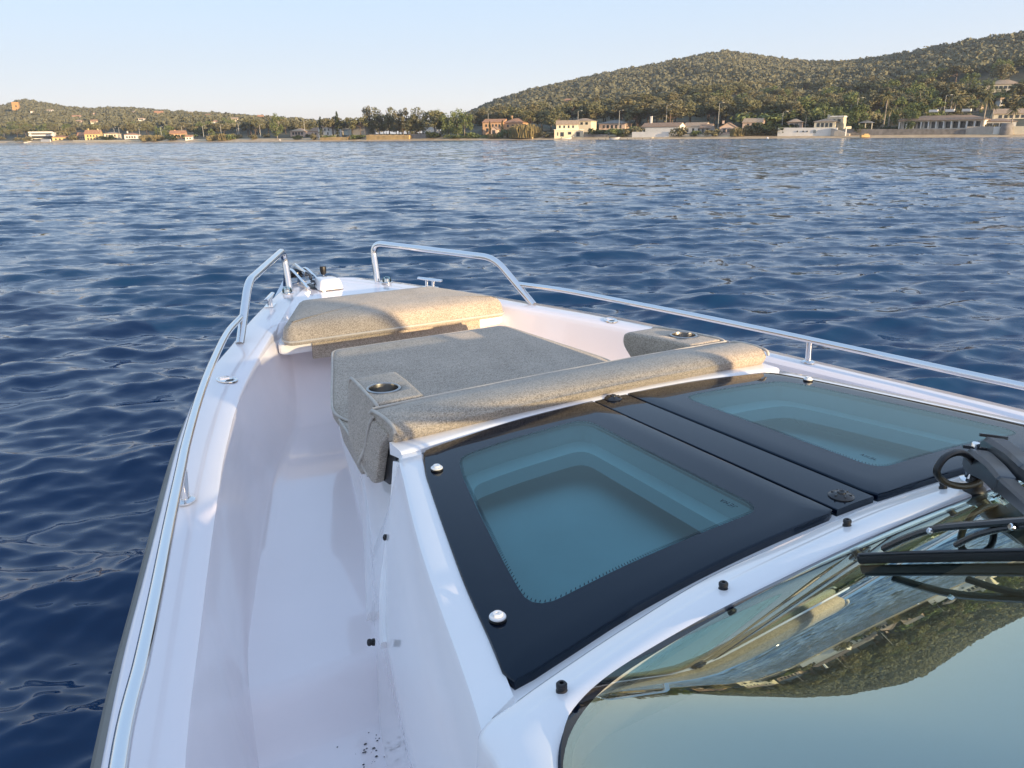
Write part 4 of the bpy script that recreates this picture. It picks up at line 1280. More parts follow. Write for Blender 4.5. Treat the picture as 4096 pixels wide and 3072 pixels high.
def march(px, yb, t0=20, lift=0.0):
    # distance at which the ground first rises to row yb of column px
    u = bearing(px); s = float(shoreY(u)); d = float(ridge(px)[0])
    for t in np.arange(t0, d - s, 3.0):
        if float(ground_z(u * (s + t), s + t)) + lift >= height_at(px, yb, s + t): return s + t
    return None
def house(label, pl, pr, yb, ye, yr, t, yaw=-20, wall='white', roof='gable', rcol='tan', depth=8.0, wins=(), chim=(), name='house', cat='house', group=None, Y=None, z0=None, over=.45):
    u = bearing((pl + pr) / 2)
    if Y is None and t is not None and t >= 40 and pl > 2700:
        Y = march((pl + pr) / 2, yb, 30)
    if Y is None: Y = float(shoreY(u)) + t
    X = u * Y
    ca = math.cos(R(yaw))
    W = max(3.0, (pr - pl) / 3232.0 * Y / max(.5, abs(ca + math.sin(R(yaw)) * -u)))
    zb_, ze, zr2 = (height_at((pl + pr) / 2, q, Y) for q in (yb, ye, yr))
    H, RH = max(2.2, ze - zb_), max(.05, zr2 - ze)
    gz = float(ground_z(X, Y + depth / 2))
    o = bpy.data.objects.new(name, None); col.objects.link(o)
    o.location = (X, Y, zb_); o.rotation_euler = (0, 0, R(yaw))
    tag(o, label, cat, group)
    sink = max(.6, zb_ - gz + 1.0)
    m = MB(); m.box((0, depth / 2, (H - sink) / 2), (W, depth, H + sink))
    w2, ov = W / 2, over
    if roof in ('gable', 'gabley'):
        if roof == 'gable': m.add([(-w2, 0, H), (-w2, depth, H), (-w2, depth / 2, H + RH), (w2, 0, H), (w2, depth, H), (w2, depth / 2, H + RH)], [(0, 2, 1), (3, 4, 5)])
        else: m.add([(-w2, 0, H), (w2, 0, H), (0, 0, H + RH), (-w2, depth, H), (w2, depth, H), (0, depth, H + RH)], [(0, 1, 2), (5, 4, 3)])
    m.build('wall', M_WALLC[wall], o, False)
    r = MB()
    if roof == 'gable':
        k = ov * RH / (depth / 2)
        for s in (0, 1):
            a, b, c, d = (-w2 - ov * .6, -ov, H - k), (w2 + ov * .6, -ov, H - k), (w2 + ov * .6, depth / 2, H + RH), (-w2 - ov * .6, depth / 2, H + RH)
            q = [a, b, c, d] if s == 0 else [(p[0], depth - p[1], p[2]) for p in (b, a, d, c)]
            r.add(q + [(p[0], p[1], p[2] + .18) for p in q], [(3, 2, 1, 0), (4, 5, 6, 7), (0, 1, 5, 4), (1, 2, 6, 5), (2, 3, 7, 6), (3, 0, 4, 7)])
    elif roof == 'gabley':
        k = ov * RH / w2
        for s in (1, -1):
            q = [(-s * (w2 + ov), -ov * .6, H - k), (0, -ov * .6, H + RH), (0, depth + ov * .6, H + RH), (-s * (w2 + ov), depth + ov * .6, H - k)]
            r.add(q + [(p[0], p[1], p[2] + .18) for p in q], [(3, 2, 1, 0), (4, 5, 6, 7), (0, 1, 5, 4), (1, 2, 6, 5), (2, 3, 7, 6), (3, 0, 4, 7)])
    elif roof == 'hip':
        i = min(depth / 2, w2 * .8)
        b = [(-w2 - ov, -ov, H), (w2 + ov, -ov, H), (w2 + ov, depth + ov, H), (-w2 - ov, depth + ov, H)]
        tp = [(-w2 + i, depth / 2, H + RH), (w2 - i, depth / 2, H + RH)]
        r.add(b + [(p[0], p[1], p[2] + .15) for p in b] + tp, [(3, 2, 1, 0), (0, 1, 5, 4), (1, 2, 6, 5), (2, 3, 7, 6), (3, 0, 4, 7), (4, 5, 9, 8), (5, 6, 9), (6, 7, 8, 9), (7, 4, 8)])
    else:
        r.box((0, depth / 2, H + RH / 2 + .004), (W + .5, depth + .5, max(.25, RH)))
    ro = r.build('roof', M_ROOFC[rcol], o, False)
    for (fx, fz, ww, wh, side) in wins:               # fractions of the front (or side) wall, size in metres
        zc = H * fz
        if side == 'f': c, d = (W * (fx - .5), -.02, zc), (ww, .10, wh)
        elif side == 'r': c, d = (w2 + .02, depth * fx, zc), (.10, ww, wh)
        else: c, d = (-w2 - .02, depth * fx, zc), (.10, ww, wh)
        MB().box(c, d).build('window', M_WIN if wh > .3 else M_SHUT, o, False)
    for (fx, hh) in chim:
        MB().box((W * (fx - .5), depth * .5, H + RH * .8 + hh / 2), (.8, .8, hh)).box((W * (fx - .5), depth * .5, H + RH * .8 + hh + .1), (1.0, 1.0, .16)).build('chimney', M_WALLC[wall], o, False)
    BLOCK.append((pl - 6, pr + 6, Y - float(shoreY(u)), min(yr, ye)))
    FARB.append((pl - 8, pr + 8, Y))
    return o, W, H, depth
row = lambda n, fz, ww, wh, side='f', a=.1, b=.9: [(a + (b - a) * (i + .5) / n, fz, ww, wh, side) for i in range(n)]

# --- far left shore
o, W, H, D = house('long white flat-roofed block with balcony bands on the far left shore', 131, 228, 556, 532, 530, 40, 12, 'white', 'flat', 'white', 14, row(8, .72, 2.6, 1.5) + row(8, .28, 2.6, 1.6))
for fz in (.5, .98): MB().box((0, -.9, H * fz), (W * 1.01, 1.8, .35)).box((0, -1.75, H * fz + .6), (W * 1.01, .12, .8)).build('balcony', M_WALLC['white'], o, False)
house('small yellow house with a low orange roof right of the long flat-roofed block', 219, 279, 564, 550, 541, 22, 14, 'yellow', 'hip', 'orange', 10, row(3, .5, 1.2, 1.3))
house('tall yellow house with an orange gable roof and chimneys on the left shore', 350, 411, 564, 537, 522, 24, 16, 'yellow', 'gable', 'orange', 13, row(4, .72, 1.0, 1.4) + row(4, .3, 1.1, 1.6), ((.2, 1.6), (.82, 1.4)))
house('low ochre wing with orange roof joined to the left of the tall yellow house', 320, 351, 563, 542, 532, 27, 16, 'pink', 'gable', 'orange', 9, row(3, .6, 1.0, 1.3))
o, W, H, D = house('cream villa with a hipped roof and an arcade on the left shore', 428, 482, 562, 536, 529, 26, 12, 'cream', 'hip', 'tan', 11, row(4, .72, 1.0, 1.6) + row(5, .24, 1.5, 2.2))
house('white house with orange roof, rightmost of the row of lit houses on the left shore', 508, 560, 562, 540, 532, 26, 10, 'white', 'hip', 'orange', 10, row(4, .6, 1.1, 1.4), ((.15, 1.2),))
house('orange house with stepped tile roofs among bushes on the left shore', 690, 752, 552, 535, 524, 26, 14, 'orange', 'gable', 'orange', 10, row(4, .55, 1.1, 1.3), ((.3, .8),))
house('tiny white beach hut with an orange roof right of the stepped orange house', 750, 778, 560, 547, 541, 10, 10, 'white', 'gable', 'orange', 6, row(2, .5, .9, 1.0))
# --- hillside villas of the left shore (only a few pixels each)
for i, (pl, pr, yt, yb, c, lab) in enumerate([
    (214, 237, 445, 454, 'white', 'white villa highest on the left hill, right of the tower'), (152, 161, 453, 458, 'white', 'tiny white house between the tower and the highest white villa'),
    (313, 348, 466, 478, 'white', 'cluster-like white villa halfway up the left hill'), (323, 347, 484, 494, 'pink', 'pinkish villa below the cluster-like white villa on the left hill'),
    (383, 410, 484, 496, 'cream', 'cream villa low on the left hill above the cream arcade villa'), (392, 411, 459, 465, 'pink', 'small pinkish house near the skyline of the left hill'),
    (552, 571, 453, 461, 'pink', 'small pinkish house just under the ridge left of the orange ridge villa'), (574, 597, 478, 486, 'white', 'low white house in the pines above the rightmost lit white house'),
    (640, 676, 450, 467, 'orange', 'orange villa on the ridge of the left hill'), (769, 793, 453, 460, 'white', 'white house on the ridge right of the orange ridge villa'),
    (839, 863, 463, 471, 'cream', 'cream ridge house left of the long orange-roofed villa'), (893, 935, 472, 482, 'orange', 'long orange-roofed villa under the ridge'),
    (943, 970, 475, 488, 'cream', 'bright cream villa beside the long orange-roofed villa'), (864, 886, 484, 500, 'white', 'white house lower on the slope under the bright ridge villas'), (1048, 1072, 465, 482, 'pink', 'pink two-level villa at the right end of the left ridge')]):
    d, zr = ridge((pl + pr) / 2)
    Y = None
    for q in np.linspace(0.12, 1, 80):
        s = float(shoreY(bearing((pl + pr) / 2))); yy = s + (float(d) - s) * q
        if float(ground_z(bearing((pl + pr) / 2) * yy, yy)) + 5.5 >= height_at((pl + pr) / 2, yb, yy): Y = yy; break
    Y = Y or float(d) * .98
    house(lab, pl, pr, yb, yt + (yb - yt) * .42, yt, None, 8 + (i * 7) % 15, c, 'hip' if i % 2 else 'gable', 'orange' if i % 3 else 'tan', 9, row(3, .55, 1.4, 1.3) if pr - pl > 22 else (), (), 'house', 'house', None, Y)
# --- ochre square tower on the left ridge
px_, Y = 99.5, 1180.0
zt_, zb_ = height_at(px_, 421, Y), height_at(px_, 462, Y)
tw = MB(); w = 23 / 3232 * Y / 2
tw.box((0, 0, (zt_ - zb_) / 2), (2 * w * 1.12, 2 * w * 1.12, zt_ - zb_), None, .88)
o = tw.build('stone_tower', pmat('ochre_tower_stone', (.46, .27, .12), .95, vary=.15, vscale=.2), None, False, loc=(bearing(px_) * Y, Y, zb_))
o.rotation_euler = (0, 0, R(20)); tag(o, 'square ochre stone tower standing above the pines on the far left hill', 'tower')
MB().box((0, 0, zt_ - zb_ + .6), (2 * w * 1.02, 2 * w * 1.02, 1.2)).build('parapet', bpy.data.materials['ochre_tower_stone'], o, False)
for a in (.35, .7): MB().box((w * .2, -w * 1.0, (zt_ - zb_) * a), (1.6, .6, 2.4)).build('window', M_WIN, o, False)

# --- middle of the bay
house('low pink house with a wide tan roof behind the lamp posts left of centre', 1172, 1230, 542, 527, 515, 30, -8, 'pink', 'hip', 'tan', 10, row(4, .5, 1.4, 1.6))
house('low pinkish wing with brown roof left of the white house with many chimneys', 1249, 1284, 545, 526, 513, 22, -20, 'pink', 'gable', 'brown', 9, row(2, .5, 1.0, 1.3))
house('white two-storey house with orange hip roof and three chimneys left of centre', 1284, 1338, 545, 511, 498, 16, -28, 'white', 'hip', 'orange', 9, row(3, .72, .9, 1.3) + row(2, .3, .9, 1.5), ((.12, 1.8), (.55, 1.6), (.85, 1.6)))
house('plain greyish two-storey house with an orange hip roof beside the dark pines', 1418, 1470, 540, 500, 483, 18, -34, 'grey', 'hip', 'orange', 9, row(2, .7, .9, 1.2), ((.8, 1.2),))
cp = bpy.data.objects.new('carport', None); col.objects.link(cp)
X, Y = spot(1397, 15); cp.location = (X, Y, height_at(1397, 541, Y)); cp.rotation_euler = (0, 0, R(-30)); hh = height_at(1397, 517, Y) - cp.location.z
tag(cp, 'flat-roofed carport with grey blue shutters left of the greyish two-storey house', 'carport')
MB().box((0, 2.5, hh), (6.6, 5.4, .35)).build('roof', M_WALLC['cream'], cp, False)
MB().box((0, 5, hh / 2 - .2), (6.2, .2, hh)).build('wall', M_WALLC['grey'], cp, False)
for k in range(3): MB().box((-1.5 + k * 1.9, .3, hh / 2 - .15), (1.8, .12, hh - .2)).build('shutter', pmat('blue_grey_shutter', (.12, .17, .22), .6) if k == 0 else bpy.data.materials['blue_grey_shutter'], cp, False)
MB().box((-3.1, .2, hh / 2), (.25, .25, hh)).build('post', M_WALLC['cream'], cp, False)
house('white house mostly hidden by the pines behind the ochre bank', 1698, 1746, 512, 498, 491, 60, -20, 'white', 'flat', 'white', 8, row(3, .5, 1.4, 1.4))
house('orange house with long tile roof behind the palm near the centre', 1940, 2022, 534, 492, 480, 30, -18, 'orange', 'gable', 'orange', 10, row(5, .7, 1.0, 1.3) + row(3, .3, 1.4, 1.8))
house('orange house with a hipped roof, right of the long tile-roofed one', 2024, 2096, 534, 494, 476, 34, -22, 'orange', 'hip', 'orange', 11, row(3, .7, 1.0, 1.3) + row(2, .7, 1.0, 1.3, 'r'), ((.25, 1.6),))
house('small gabled grey shed between cypress and bushes in front of the orange house', 1972, 1996, 537, 518, 509, 20, -15, 'pink', 'gabley', 'brown', 5, row(1, .4, 1.6, 2.0))
o, W, H, D = house('white two-storey beach house with gabled upper floor standing right on the sand', 2226, 2342, 552, 520, 519, 8, -6, 'cream', 'flat', 'white', 12, [(.27, .45, 1.7, 2.0, 'f'), (.53, .58, 1.6, 1.2, 'f'), (.82, .45, 1.7, 2.0, 'f'), (.12, .5, .5, 1.6, 'f')])
u2 = MB(); fw = 88 / 3232 * (shoreY(bearing(2284)) + 10); h1 = height_at(2284, 503, shoreY(bearing(2284)) + 10) - height_at(2284, 519, shoreY(bearing(2284)) + 10)
u2.box((-.8, 6.2, H + h1 / 2 + .3), (fw, 8, h1 + .5)).add([(-.8 - fw / 2, 2.2, H + h1 + .5), (-.8 - fw / 2, 10.2, H + h1 + .5), (-.8 - fw / 2, 6.2, H + h1 + 2.3), (-.8 + fw / 2, 2.2, H + h1 + .5), (-.8 + fw / 2, 10.2, H + h1 + .5), (-.8 + fw / 2, 6.2, H + h1 + 2.3)], [(0, 2, 1), (3, 4, 5)])
u2.build('upper_floor', M_WALLC['cream'], o, False)
r2 = MB()
for s in (0, 1):
    q = [(-.8 - fw / 2 - .3, 1.8, H + h1 + .34), (-.8 + fw / 2 + .3, 1.8, H + h1 + .34), (-.8 + fw / 2 + .3, 6.2, H + h1 + 2.34), (-.8 - fw / 2 - .3, 6.2, H + h1 + 2.34)]
    if s: q = [(p[0], 12.4 - p[1], p[2]) for p in q][::-1]
    r2.add(q + [(p[0], p[1], p[2] + .16) for p in q], [(3, 2, 1, 0), (4, 5, 6, 7), (0, 1, 5, 4), (1, 2, 6, 5), (2, 3, 7, 6), (3, 0, 4, 7)])
r2.build('upper_roof', M_ROOFC['tan'], o, False)
for k in range(4): MB().box((-.8 - fw * .34 + k * fw * .2, 2.18, H + h1 * .55 + .3), (.8, .1, 1.2)).build('window', M_WIN, o, False)
MB().box((fw / 2 - .8, 6.2, H + h1 * .7 + .3), (.1, .8, 1.2)).build('window', M_WIN, o, False)
house('wide brown-roofed bungalow under the pines behind the white beach house', 2298, 2372, 505, 489, 477, 38, -22, 'cream', 'hip', 'tan', 10, row(3, .5, 1.3, 1.2))
house('pale pink house behind the trunks of the big umbrella pines', 2404, 2508, 520, 497, 483, 52, -26, 'pink', 'hip', 'grey', 11, row(5, .5, 1.2, 1.6))
# --- right shore
house('long low white house with brown tile roof and lit gable end by the sea', 2573, 2722, 534, 508, 494, 16, -34, 'white', 'gable', 'brown', 8, [(.08, .5, .9, 1.6, 'f')] + [(.5, .75, .9, .9, 'r')], ((.16, 3.2),))
house('small white house with a lit gable right of the round dark bush', 2737, 2824, 535, 508, 493, 24, -34, 'white', 'gable', 'tan', 9, row(3, .5, 1.0, 1.6), ())
house('small grey house with a dark tile roof behind shrubs on the right shore', 2806, 2850, 533, 516, 501, 20, -30, 'grey', 'gable', 'brown', 7, row(2, .5, 1.0, 1.8))
house('tan cottage with a gable facing the sea left of the long hedge', 2886, 2950, 531, 513, 496, 16, -22, 'pink', 'gabley', 'brown', 9, [(.3, .4, 1.3, 1.6, 'f'), (.62, .4, 1.8, 1.4, 'f')], ((.12, 1.2),))
house('ochre-walled house showing above the long hedge', 2976, 3052, 512, 492, 477, 34, -26, 'pink', 'gable', 'tan', 9, row(2, .5, 1.0, 1.2))
house('low pink house with a plain tan roof behind the white sea wall', 3156, 3206, 512, 495, 481, 26, -28, 'pink', 'hip', 'tan', 8, row(2, .5, 1.2, 1.2))
house('white villa with hipped tile roof just above the white sea wall', 3262, 3346, 516, 490, 477, 12, -32, 'cream', 'hip', 'tan', 9, row(4, .55, 1.1, 1.6) + [(.4, .5, 1.2, 1.6, 'r')], ((.55, 1.6),))
house('taller flat-roofed white wing at the right of the villa above the sea wall', 3322, 3376, 514, 472, 467, 19, -32, 'cream', 'flat', 'white', 8, row(2, .7, 1.2, 1.0))
# long arcaded villa
o, W, H, D = house('long low villa with an arcade of white columns under a brown tile roof', 3604, 3935, 514, 484, 464, 13, -42, 'white', 'hip', 'brown', 12, row(11, .42, 1.7, 2.3, 'f', .03, .97))
for k in range(12):
    MB().box((-W / 2 + W * (k / 11), -2.1, H * .44), (.38, .38, H * .88)).build('column', M_WALLC['white'], o, False)
for k in range(11):
    a0, a1 = -W / 2 + W * k / 11, -W / 2 + W * (k + 1) / 11; m = MB(); pr_ = None; w_ = (a1 - a0) / 2
    for j in range(9):
        t_ = math.pi * j / 8; x_ = (a0 + a1) / 2 - w_ * .94 * math.cos(t_); z_ = H * .70 + H * .18 * math.sin(t_)
        if pr_: m.add([(pr_[0], -2.2, pr_[1]), (x_, -2.2, z_), (x_, -2.2, H - .02), (pr_[0], -2.2, H - .02), (pr_[0], -1.95, pr_[1]), (x_, -1.95, z_)], [(0, 1, 2, 3), (4, 5, 1, 0)])
        pr_ = (x_, z_)
    m.build('arch', M_WALLC['cream'], o, False)
m = MB(); m.add([(-W / 2 - .6, -2.8, H - .05), (W / 2 + .6, -2.8, H - .05), (W / 2 + .4, .2, H + .75), (-W / 2 - .4, .2, H + .75), (-W / 2 - .6, -2.8, H + .12), (W / 2 + .6, -2.8, H + .12), (W / 2 + .4, .2, H + .92), (-W / 2 - .4, .2, H + .92)], [(3, 2, 1, 0), (4, 5, 6, 7), (0, 1, 5, 4), (1, 2, 6, 5), (3, 0, 4, 7)])
m.build('porch_roof', M_ROOFC['brown'], o, False)
for k in range(3): MB().box((-W * .18 + k * W * .2, D / 2 + 1, H + 3.6), (3.0, 1.4, .9)).build('roof_vent', M_WALLC['white'], o, False)
house('white right wing of the arcaded villa with a low tile roof', 3936, 4068, 516, 489, 476, 14, -28, 'white', 'hip', 'brown', 10, row(4, .5, 1.8, 1.6))
house('white house with a sunlit gable high behind the green trees on the right', 3709, 3758, 392, 368, 354, 150, -40, 'white', 'gable', 'brown', 8, row(2, .5, 1.0, 1.2))
house('large tiled villa with balconies high on the right slope', 3924, 4058, 378, 350, 331, 118, -30, 'cream', 'hip', 'tan', 12, row(6, .6, 1.6, 1.6))
house('wide low tile-roofed house one step below the large tiled villa', 3970, 4072, 400, 388, 375, 100, -26, 'cream', 'hip', 'tan', 10, row(4, .5, 1.4, 1.2))
house('small white house with two dark windows on the right slope', 3989, 4028, 430, 408, 399, 84, -14, 'white', 'flat', 'tan', 7, row(2, .55, 1.1, 1.4))
house('pinkish gabled house behind the palms on the right slope', 3856, 3912, 452, 434, 418, 62, -40, 'pink', 'gable', 'brown', 9, row(2, .5, 1.1, 1.2))
house('long terrace house with layered tile roofs at the right edge', 3972, 4140, 480, 458, 440, 46, -24, 'cream', 'gable', 'tan', 10, row(6, .5, 1.3, 1.3))
house('tall narrow white house showing between umbrella pine trunks on the slope', 2758, 2800, 412, 390, 384, 175, -20, 'white', 'flat', 'white', 8, row(2, .6, 1.2, 1.4))
house('long white house half hidden by pine crowns on the slope', 3312, 3412, 398, 382, 373, 150, -24, 'white', 'flat', 'grey', 9, row(4, .5, 1.4, 1.4))
house('lone orange house in the forest on the big hill', 2266, 2296, 419, 411, 405, None, -12, 'orange', 'gable', 'orange', 9, (), (), 'house', 'house', None, 760)
house('tiny yellow house in the trees above the tall palm', 3552, 3569, 361, 354, 348, 150, -30, 'yellow', 'gabley', 'tan', 7)

# --- sea walls, bank, ramp, jetty and other things on the beach
def wall(label, pl, pr, y0, y1, t0, t1, m, name='sea_wall', cat='sea wall', thick=.6, nseg=12, wob=.0, cap=None):
    P = []
    for i in range(nseg + 1):
        px = pl + (pr - pl) * i / nseg; t = t0 + (t1 - t0) * i / nseg
        X, Y = spot(px, t); z1 = height_at(px, y0, Y) + wob * math.sin(i * 2.1); zb_ = min(height_at(px, y1, Y), float(ground_z(X, Y))) - .5
        P.append((X, Y, zb_, z1))
    o0 = P[len(P) // 2]; org = Vector((o0[0], o0[1], o0[2]))
    v = []; n = Vector((.56, .83, 0)) * thick
    for X, Y, a, b in P: v += [Vector((X, Y, a)) - org, Vector((X, Y, b)) - org, Vector((X, Y, b)) + n - org, Vector((X, Y, a)) + n - org]
    f = [(4 * i + k, 4 * i + 4 + k, 4 * i + 4 + (k + 1) % 4, 4 * i + (k + 1) % 4) for i in range(nseg) for k in range(4)] + [(3, 2, 1, 0), tuple(4 * nseg + k for k in range(4))]
    o = mesh_obj(name, v, f, m, None, False, None, org)
    tag(o, label, cat)
    return o
wall('low white garden wall on the sand before the long flat-roofed block', 172, 209, 557, 567, 7, 7, M_WALLC['white'], 'garden_wall', 'garden wall')
wall('pale stone wall along the sand below the row of lit houses on the left shore', 300, 600, 560, 568, 6, 6, M_WALLC['cream'], 'garden_wall', 'garden wall')
wall('sunlit ochre earth bank under the dark pines', 1474, 1645, 541, 562, 5, 6, M_BANK, 'earth_bank', 'earth bank', 5.0, 20, .25)
wall('grey garden wall right of the ochre bank', 1646, 1716, 536, 554, 9, 9, M_STONE, 'garden_wall', 'garden wall')
wall('low eroded ochre bank before the white house with three chimneys', 1288, 1398, 549, 562, 5, 5, M_BANK, 'earth_bank', 'earth bank', 3.0, 10, .2)
wall('tan boundary wall left of the white beach house', 2177, 2225, 530, 552, 9, 9, M_WALLC['pink'], 'garden_wall', 'garden wall')
wall('long grey wall between the white beach house and the jetty', 2344, 2440, 537, 552, 8, 8, M_STONE, 'garden_wall', 'garden wall')
wall('white terrace wall at the foot of the long low white house', 2537, 2684, 528, 549, 7, 7, M_WALLC['white'])
o = wall('white sea wall with small square openings under the white villa', 3119, 3357, 512, 538, 7, 7, M_WALLC['white'])
for px_ in (3198, 3221, 3237):
    X, Y = spot(px_, 6.9); MB().box(Vector((X, Y, height_at(px_, 526, Y))) - o.location, (.5, .3, .5), Matrix.Rotation(R(-34), 3, 'Z')).build('opening', M_WIN, o, False)
X, Y = spot(3267, 6.9); MB().box(Vector((X, Y, height_at(3267, 526, Y))) - o.location, (1.0, .3, 1.1), Matrix.Rotation(R(-34), 3, 'Z')).build('opening', M_SHUT, o, False)
wall('long dark grey concrete wall below the arcaded villa', 3392, 3872, 517, 541, 8, 8, M_STONE)
wall('pale render wall right of the long dark grey wall', 3873, 3980, 507, 538, 8, 8, M_WALLC['grey'])
wall('cracked white wall piece beside the round stone pier', 3981, 4016, 508, 541, 8, 8, M_WALLC['white'])
wall('bright yellowish wall at the right edge of the shore', 4052, 4260, 506, 538, 7, 7, M_WALLC['cream'])
X, Y = spot(4034, 7)
o = MB().lathe((0, 0, 0), [(2.3, -1), (2.1, 1.5), (1.9, 3.6), (1.7, 3.9), (.1, 4.0)], 14).build('stone_pier', M_STONE, None, True, 40, (X, Y, .8)); tag(o, 'round rough stone pier at the end of the pale wall', 'stone pier')
# slipway with pillar and sign
X, Y = spot(3385, 6)
o = MB().add([(-5, 0, .2), (2, 0, .2), (2, 0, 1.0), (-5, 0, 3.2), (-5, 3, .2), (2, 3, .2), (2, 3, 1.0), (-5, 3, 3.2)], [(0, 1, 2, 3), (7, 6, 5, 4), (3, 2, 6, 7), (1, 5, 6, 2), (0, 3, 7, 4)]).build('slipway', M_WALLC['grey'], None, False, 35, (X, Y, .6)); o.rotation_euler = (0, 0, R(-34)); tag(o, 'sloping concrete slipway at the right end of the white sea wall', 'slipway')
X, Y = spot(3392, 5)
o = bpy.data.objects.new('beach_sign', None); col.objects.link(o); o.location = (X, Y, 1.0); tag(o, 'white post with a blank yellowish board beside the slipway', 'sign')
MB().box((0, 0, 1.5), (.35, .35, 3.4)).build('post', M_WALLC['white'], o, False); MB().box((.9, -.1, 2.9), (2.0, .1, .9)).build('board', M_WALLC['cream'], o, False)
# jetty with a small moored boat
X, Y = spot(2508, -7)
o = bpy.data.objects.new('jetty', None); col.objects.link(o); o.location = (X, Y, 0); o.rotation_euler = (0, 0, R(-34)); tag(o, 'long low wooden jetty along the water before the dark pines', 'jetty')
MB().box((0, 0, .62), (27, 2.0, .22)).build('walkway', M_WALLC['cream'], o, False)
for k in range(8): MB().tube([(-12.6 + k * 3.6, -.8, -1), (-12.6 + k * 3.6, -.8, .55)], .14, 6).build('pile', M_BARK, o)
def dinghy(px, t, label, s=1.0, yaw=-34):
    X, Y = spot(px, t)
    o = bpy.data.objects.new('dinghy', None); col.objects.link(o); o.location = (X, Y, .0); o.rotation_euler = (0, 0, R(yaw)); o.scale = (s, s, s); tag(o, label, 'boat')
    S = []
    for x, w, zt, zb__ in ((-1.9, .75, .62, .05), (-.8, .9, .62, -.1), (.5, .85, .68, -.1), (1.5, .5, .80, .05), (2.1, .06, .92, .45)):
        S.append([(x, -w, zt), (x, -w * .8, zb__ + .1), (x, 0, zb__), (x, w * .8, zb__ + .1), (x, w, zt), (x, w * .85, zt - .02), (x, 0, zb__ + .15), (x, -w * .85, zt - .02)])
    v, f = ring_loft(S, True, True); mesh_obj('hull', v, f, M_WALLC['white'], o, True, 40)
    MB().box((-.9, 0, .5), (.35, 1.5, .06)).build('thwart', M_BARK, o, False); MB().box((-2.05, 0, .55), (.28, .34, .75)).build('outboard_motor', M_BLKPL, o, True)
    return o
dinghy(2468, -10, 'small white boat moored at the middle of the wooden jetty', 1.15)
dinghy(2275, 3, 'white rowing boat drawn up on the sand before the white beach house', 1.2, -20)
dinghy(118, 5, 'small pale boat lying on the sand at the far left', 1.5, 5)
for px_, t_, lab in ((3081, -9, 'white round mooring buoy off the long hedge'), (1128, 3, 'pale round float lying on the shore left of centre'), (2139, 3, 'yellow float lying on the sand in front of the reeds')):
    X, Y = spot(px_, t_); o = MB().lathe((0, 0, 0), [(.05, -.4), (.3, -.25), (.42, 0), (.3, .3), (.12, .42), (.1, .5), (.01, .5)], 14).build('mooring_buoy', M_WHTPL if 'yellow' not in lab else M_WALLC['yellow'], None, True, 40, (X, Y, .15 if t_ < 0 else .5 + .35)); tag(o, lab, 'buoy')
X, Y = spot(3470, 1); o = MB().box((0, 0, .5), (3.2, 1.6, .9)).box((.3, 0, 1.1), (1.6, 1.2, .5)).build('rock_pile', M_BANK, None, False, 35, (X, Y, .2)); tag(o, 'low heap of pale rocks at the water edge below the dark grey wall', 'rocks')
# beach pavilion behind the grey wall
X, Y = spot(3470, 13); zz = height_at(3470, 514, Y)
o = bpy.data.objects.new('pavilion', None); col.objects.link(o); o.location = (X, Y, zz); o.rotation_euler = (0, 0, R(-34)); tag(o, 'open pavilion with a shallow thatched roof between the palms', 'pavilion')
MB().add([(-2.9, -2, 2.0), (2.9, -2, 2.0), (2.9, 3, 2.0), (-2.9, 3, 2.0), (0, .5, 3.2)], [(0, 1, 4), (1, 2, 4), (2, 3, 4), (3, 0, 4), (3, 2, 1, 0)]).build('roof', M_ROOFC['grey'], o, False)
for a in (-2.4, 0, 2.4): MB().box((a, -1.6, .7), (.3, .3, 2.8)).build('post', M_WALLC['cream'], o, False)

# --- street lamps
LAMPS = [(408, 541, 515, 'lamp post right of the tall yellow house'), (471, 545, 514, 'lamp post behind the cream arcade villa'), (490, 547, 513, 'lamp post between the cream arcade villa and the white house'), (571, 541, 513, 'lamp post right of the white house with orange roof on the left shore'), (657, 542, 510, 'lamp post left of the stepped orange house'), (741, 534, 508, 'lamp post behind the stepped orange house'),
         (825, 542, 507, 'lamp post right of the tiny white beach hut'), (896, 541, 503, 'lamp post standing in the reeds left of centre'), (967, 549, 496, 'tall lamp post, taller of the close pair left of centre'), (960, 549, 518, 'short lamp post, shorter of the close pair left of centre'), (1052, 549, 502, 'lamp post right of the close pair of posts'), (1121, 549, 496, 'lamp post before the tall bare-topped tree left of centre'), (1230, 545, 486, 'tall lamp post beside the low pink house'),
         (1350, 520, 480, 'lamp post between the white chimney house and the carport'), (1963, 489, 459, 'lamp post above the long orange tile roof'), (2320, 480, 450, 'lamp post behind the white beach house'), (2484, 494, 448, 'lamp post among the umbrella pine trunks'), (2671, 462, 428, 'lamp post above the long low white house'), (2879, 480, 420, 'tall lamp post above the tan cottage'), (3134, 480, 453, 'lamp post behind the long hedge'), (3425, 468, 402, 'tall lamp post right of the white villa on the sea wall'), (3772, 466, 391, 'tall lamp post standing over the arcaded villa')]
for px_, yb, yt, lab in LAMPS:
    t = 34 if px_ < 1500 else 42
    X, Y = spot(px_, t); zt2_ = height_at(px_, yt, Y); z0 = min(height_at(px_, yb, Y), float(ground_z(X, Y))) - .3
    h = zt2_ - z0
    o = bpy.data.objects.new('street_lamp', None); col.objects.link(o); o.location = (X, Y, z0); tag(o, lab, 'street lamp', 'lamp posts along the shore road')
    r_ = .17 if px_ < 1500 else .13
    MB().tube([(0, 0, 0), (0, 0, h * .6), (0, 0, h)], [r_, r_ * .8, r_ * .6], 8).build('pole', M_LAMP, o)
    MB().tube([(0, 0, h - .1), (.7, -.3, h + .15), (1.5, -.6, h + .2)], [r_ * .5, r_ * .4, r_ * .4], 6).build('arm', M_LAMP, o)
    MB().box((1.7, -.7, h + .2), (.9, .4, .18)).build('lamp_head', M_LAMP, o, False)

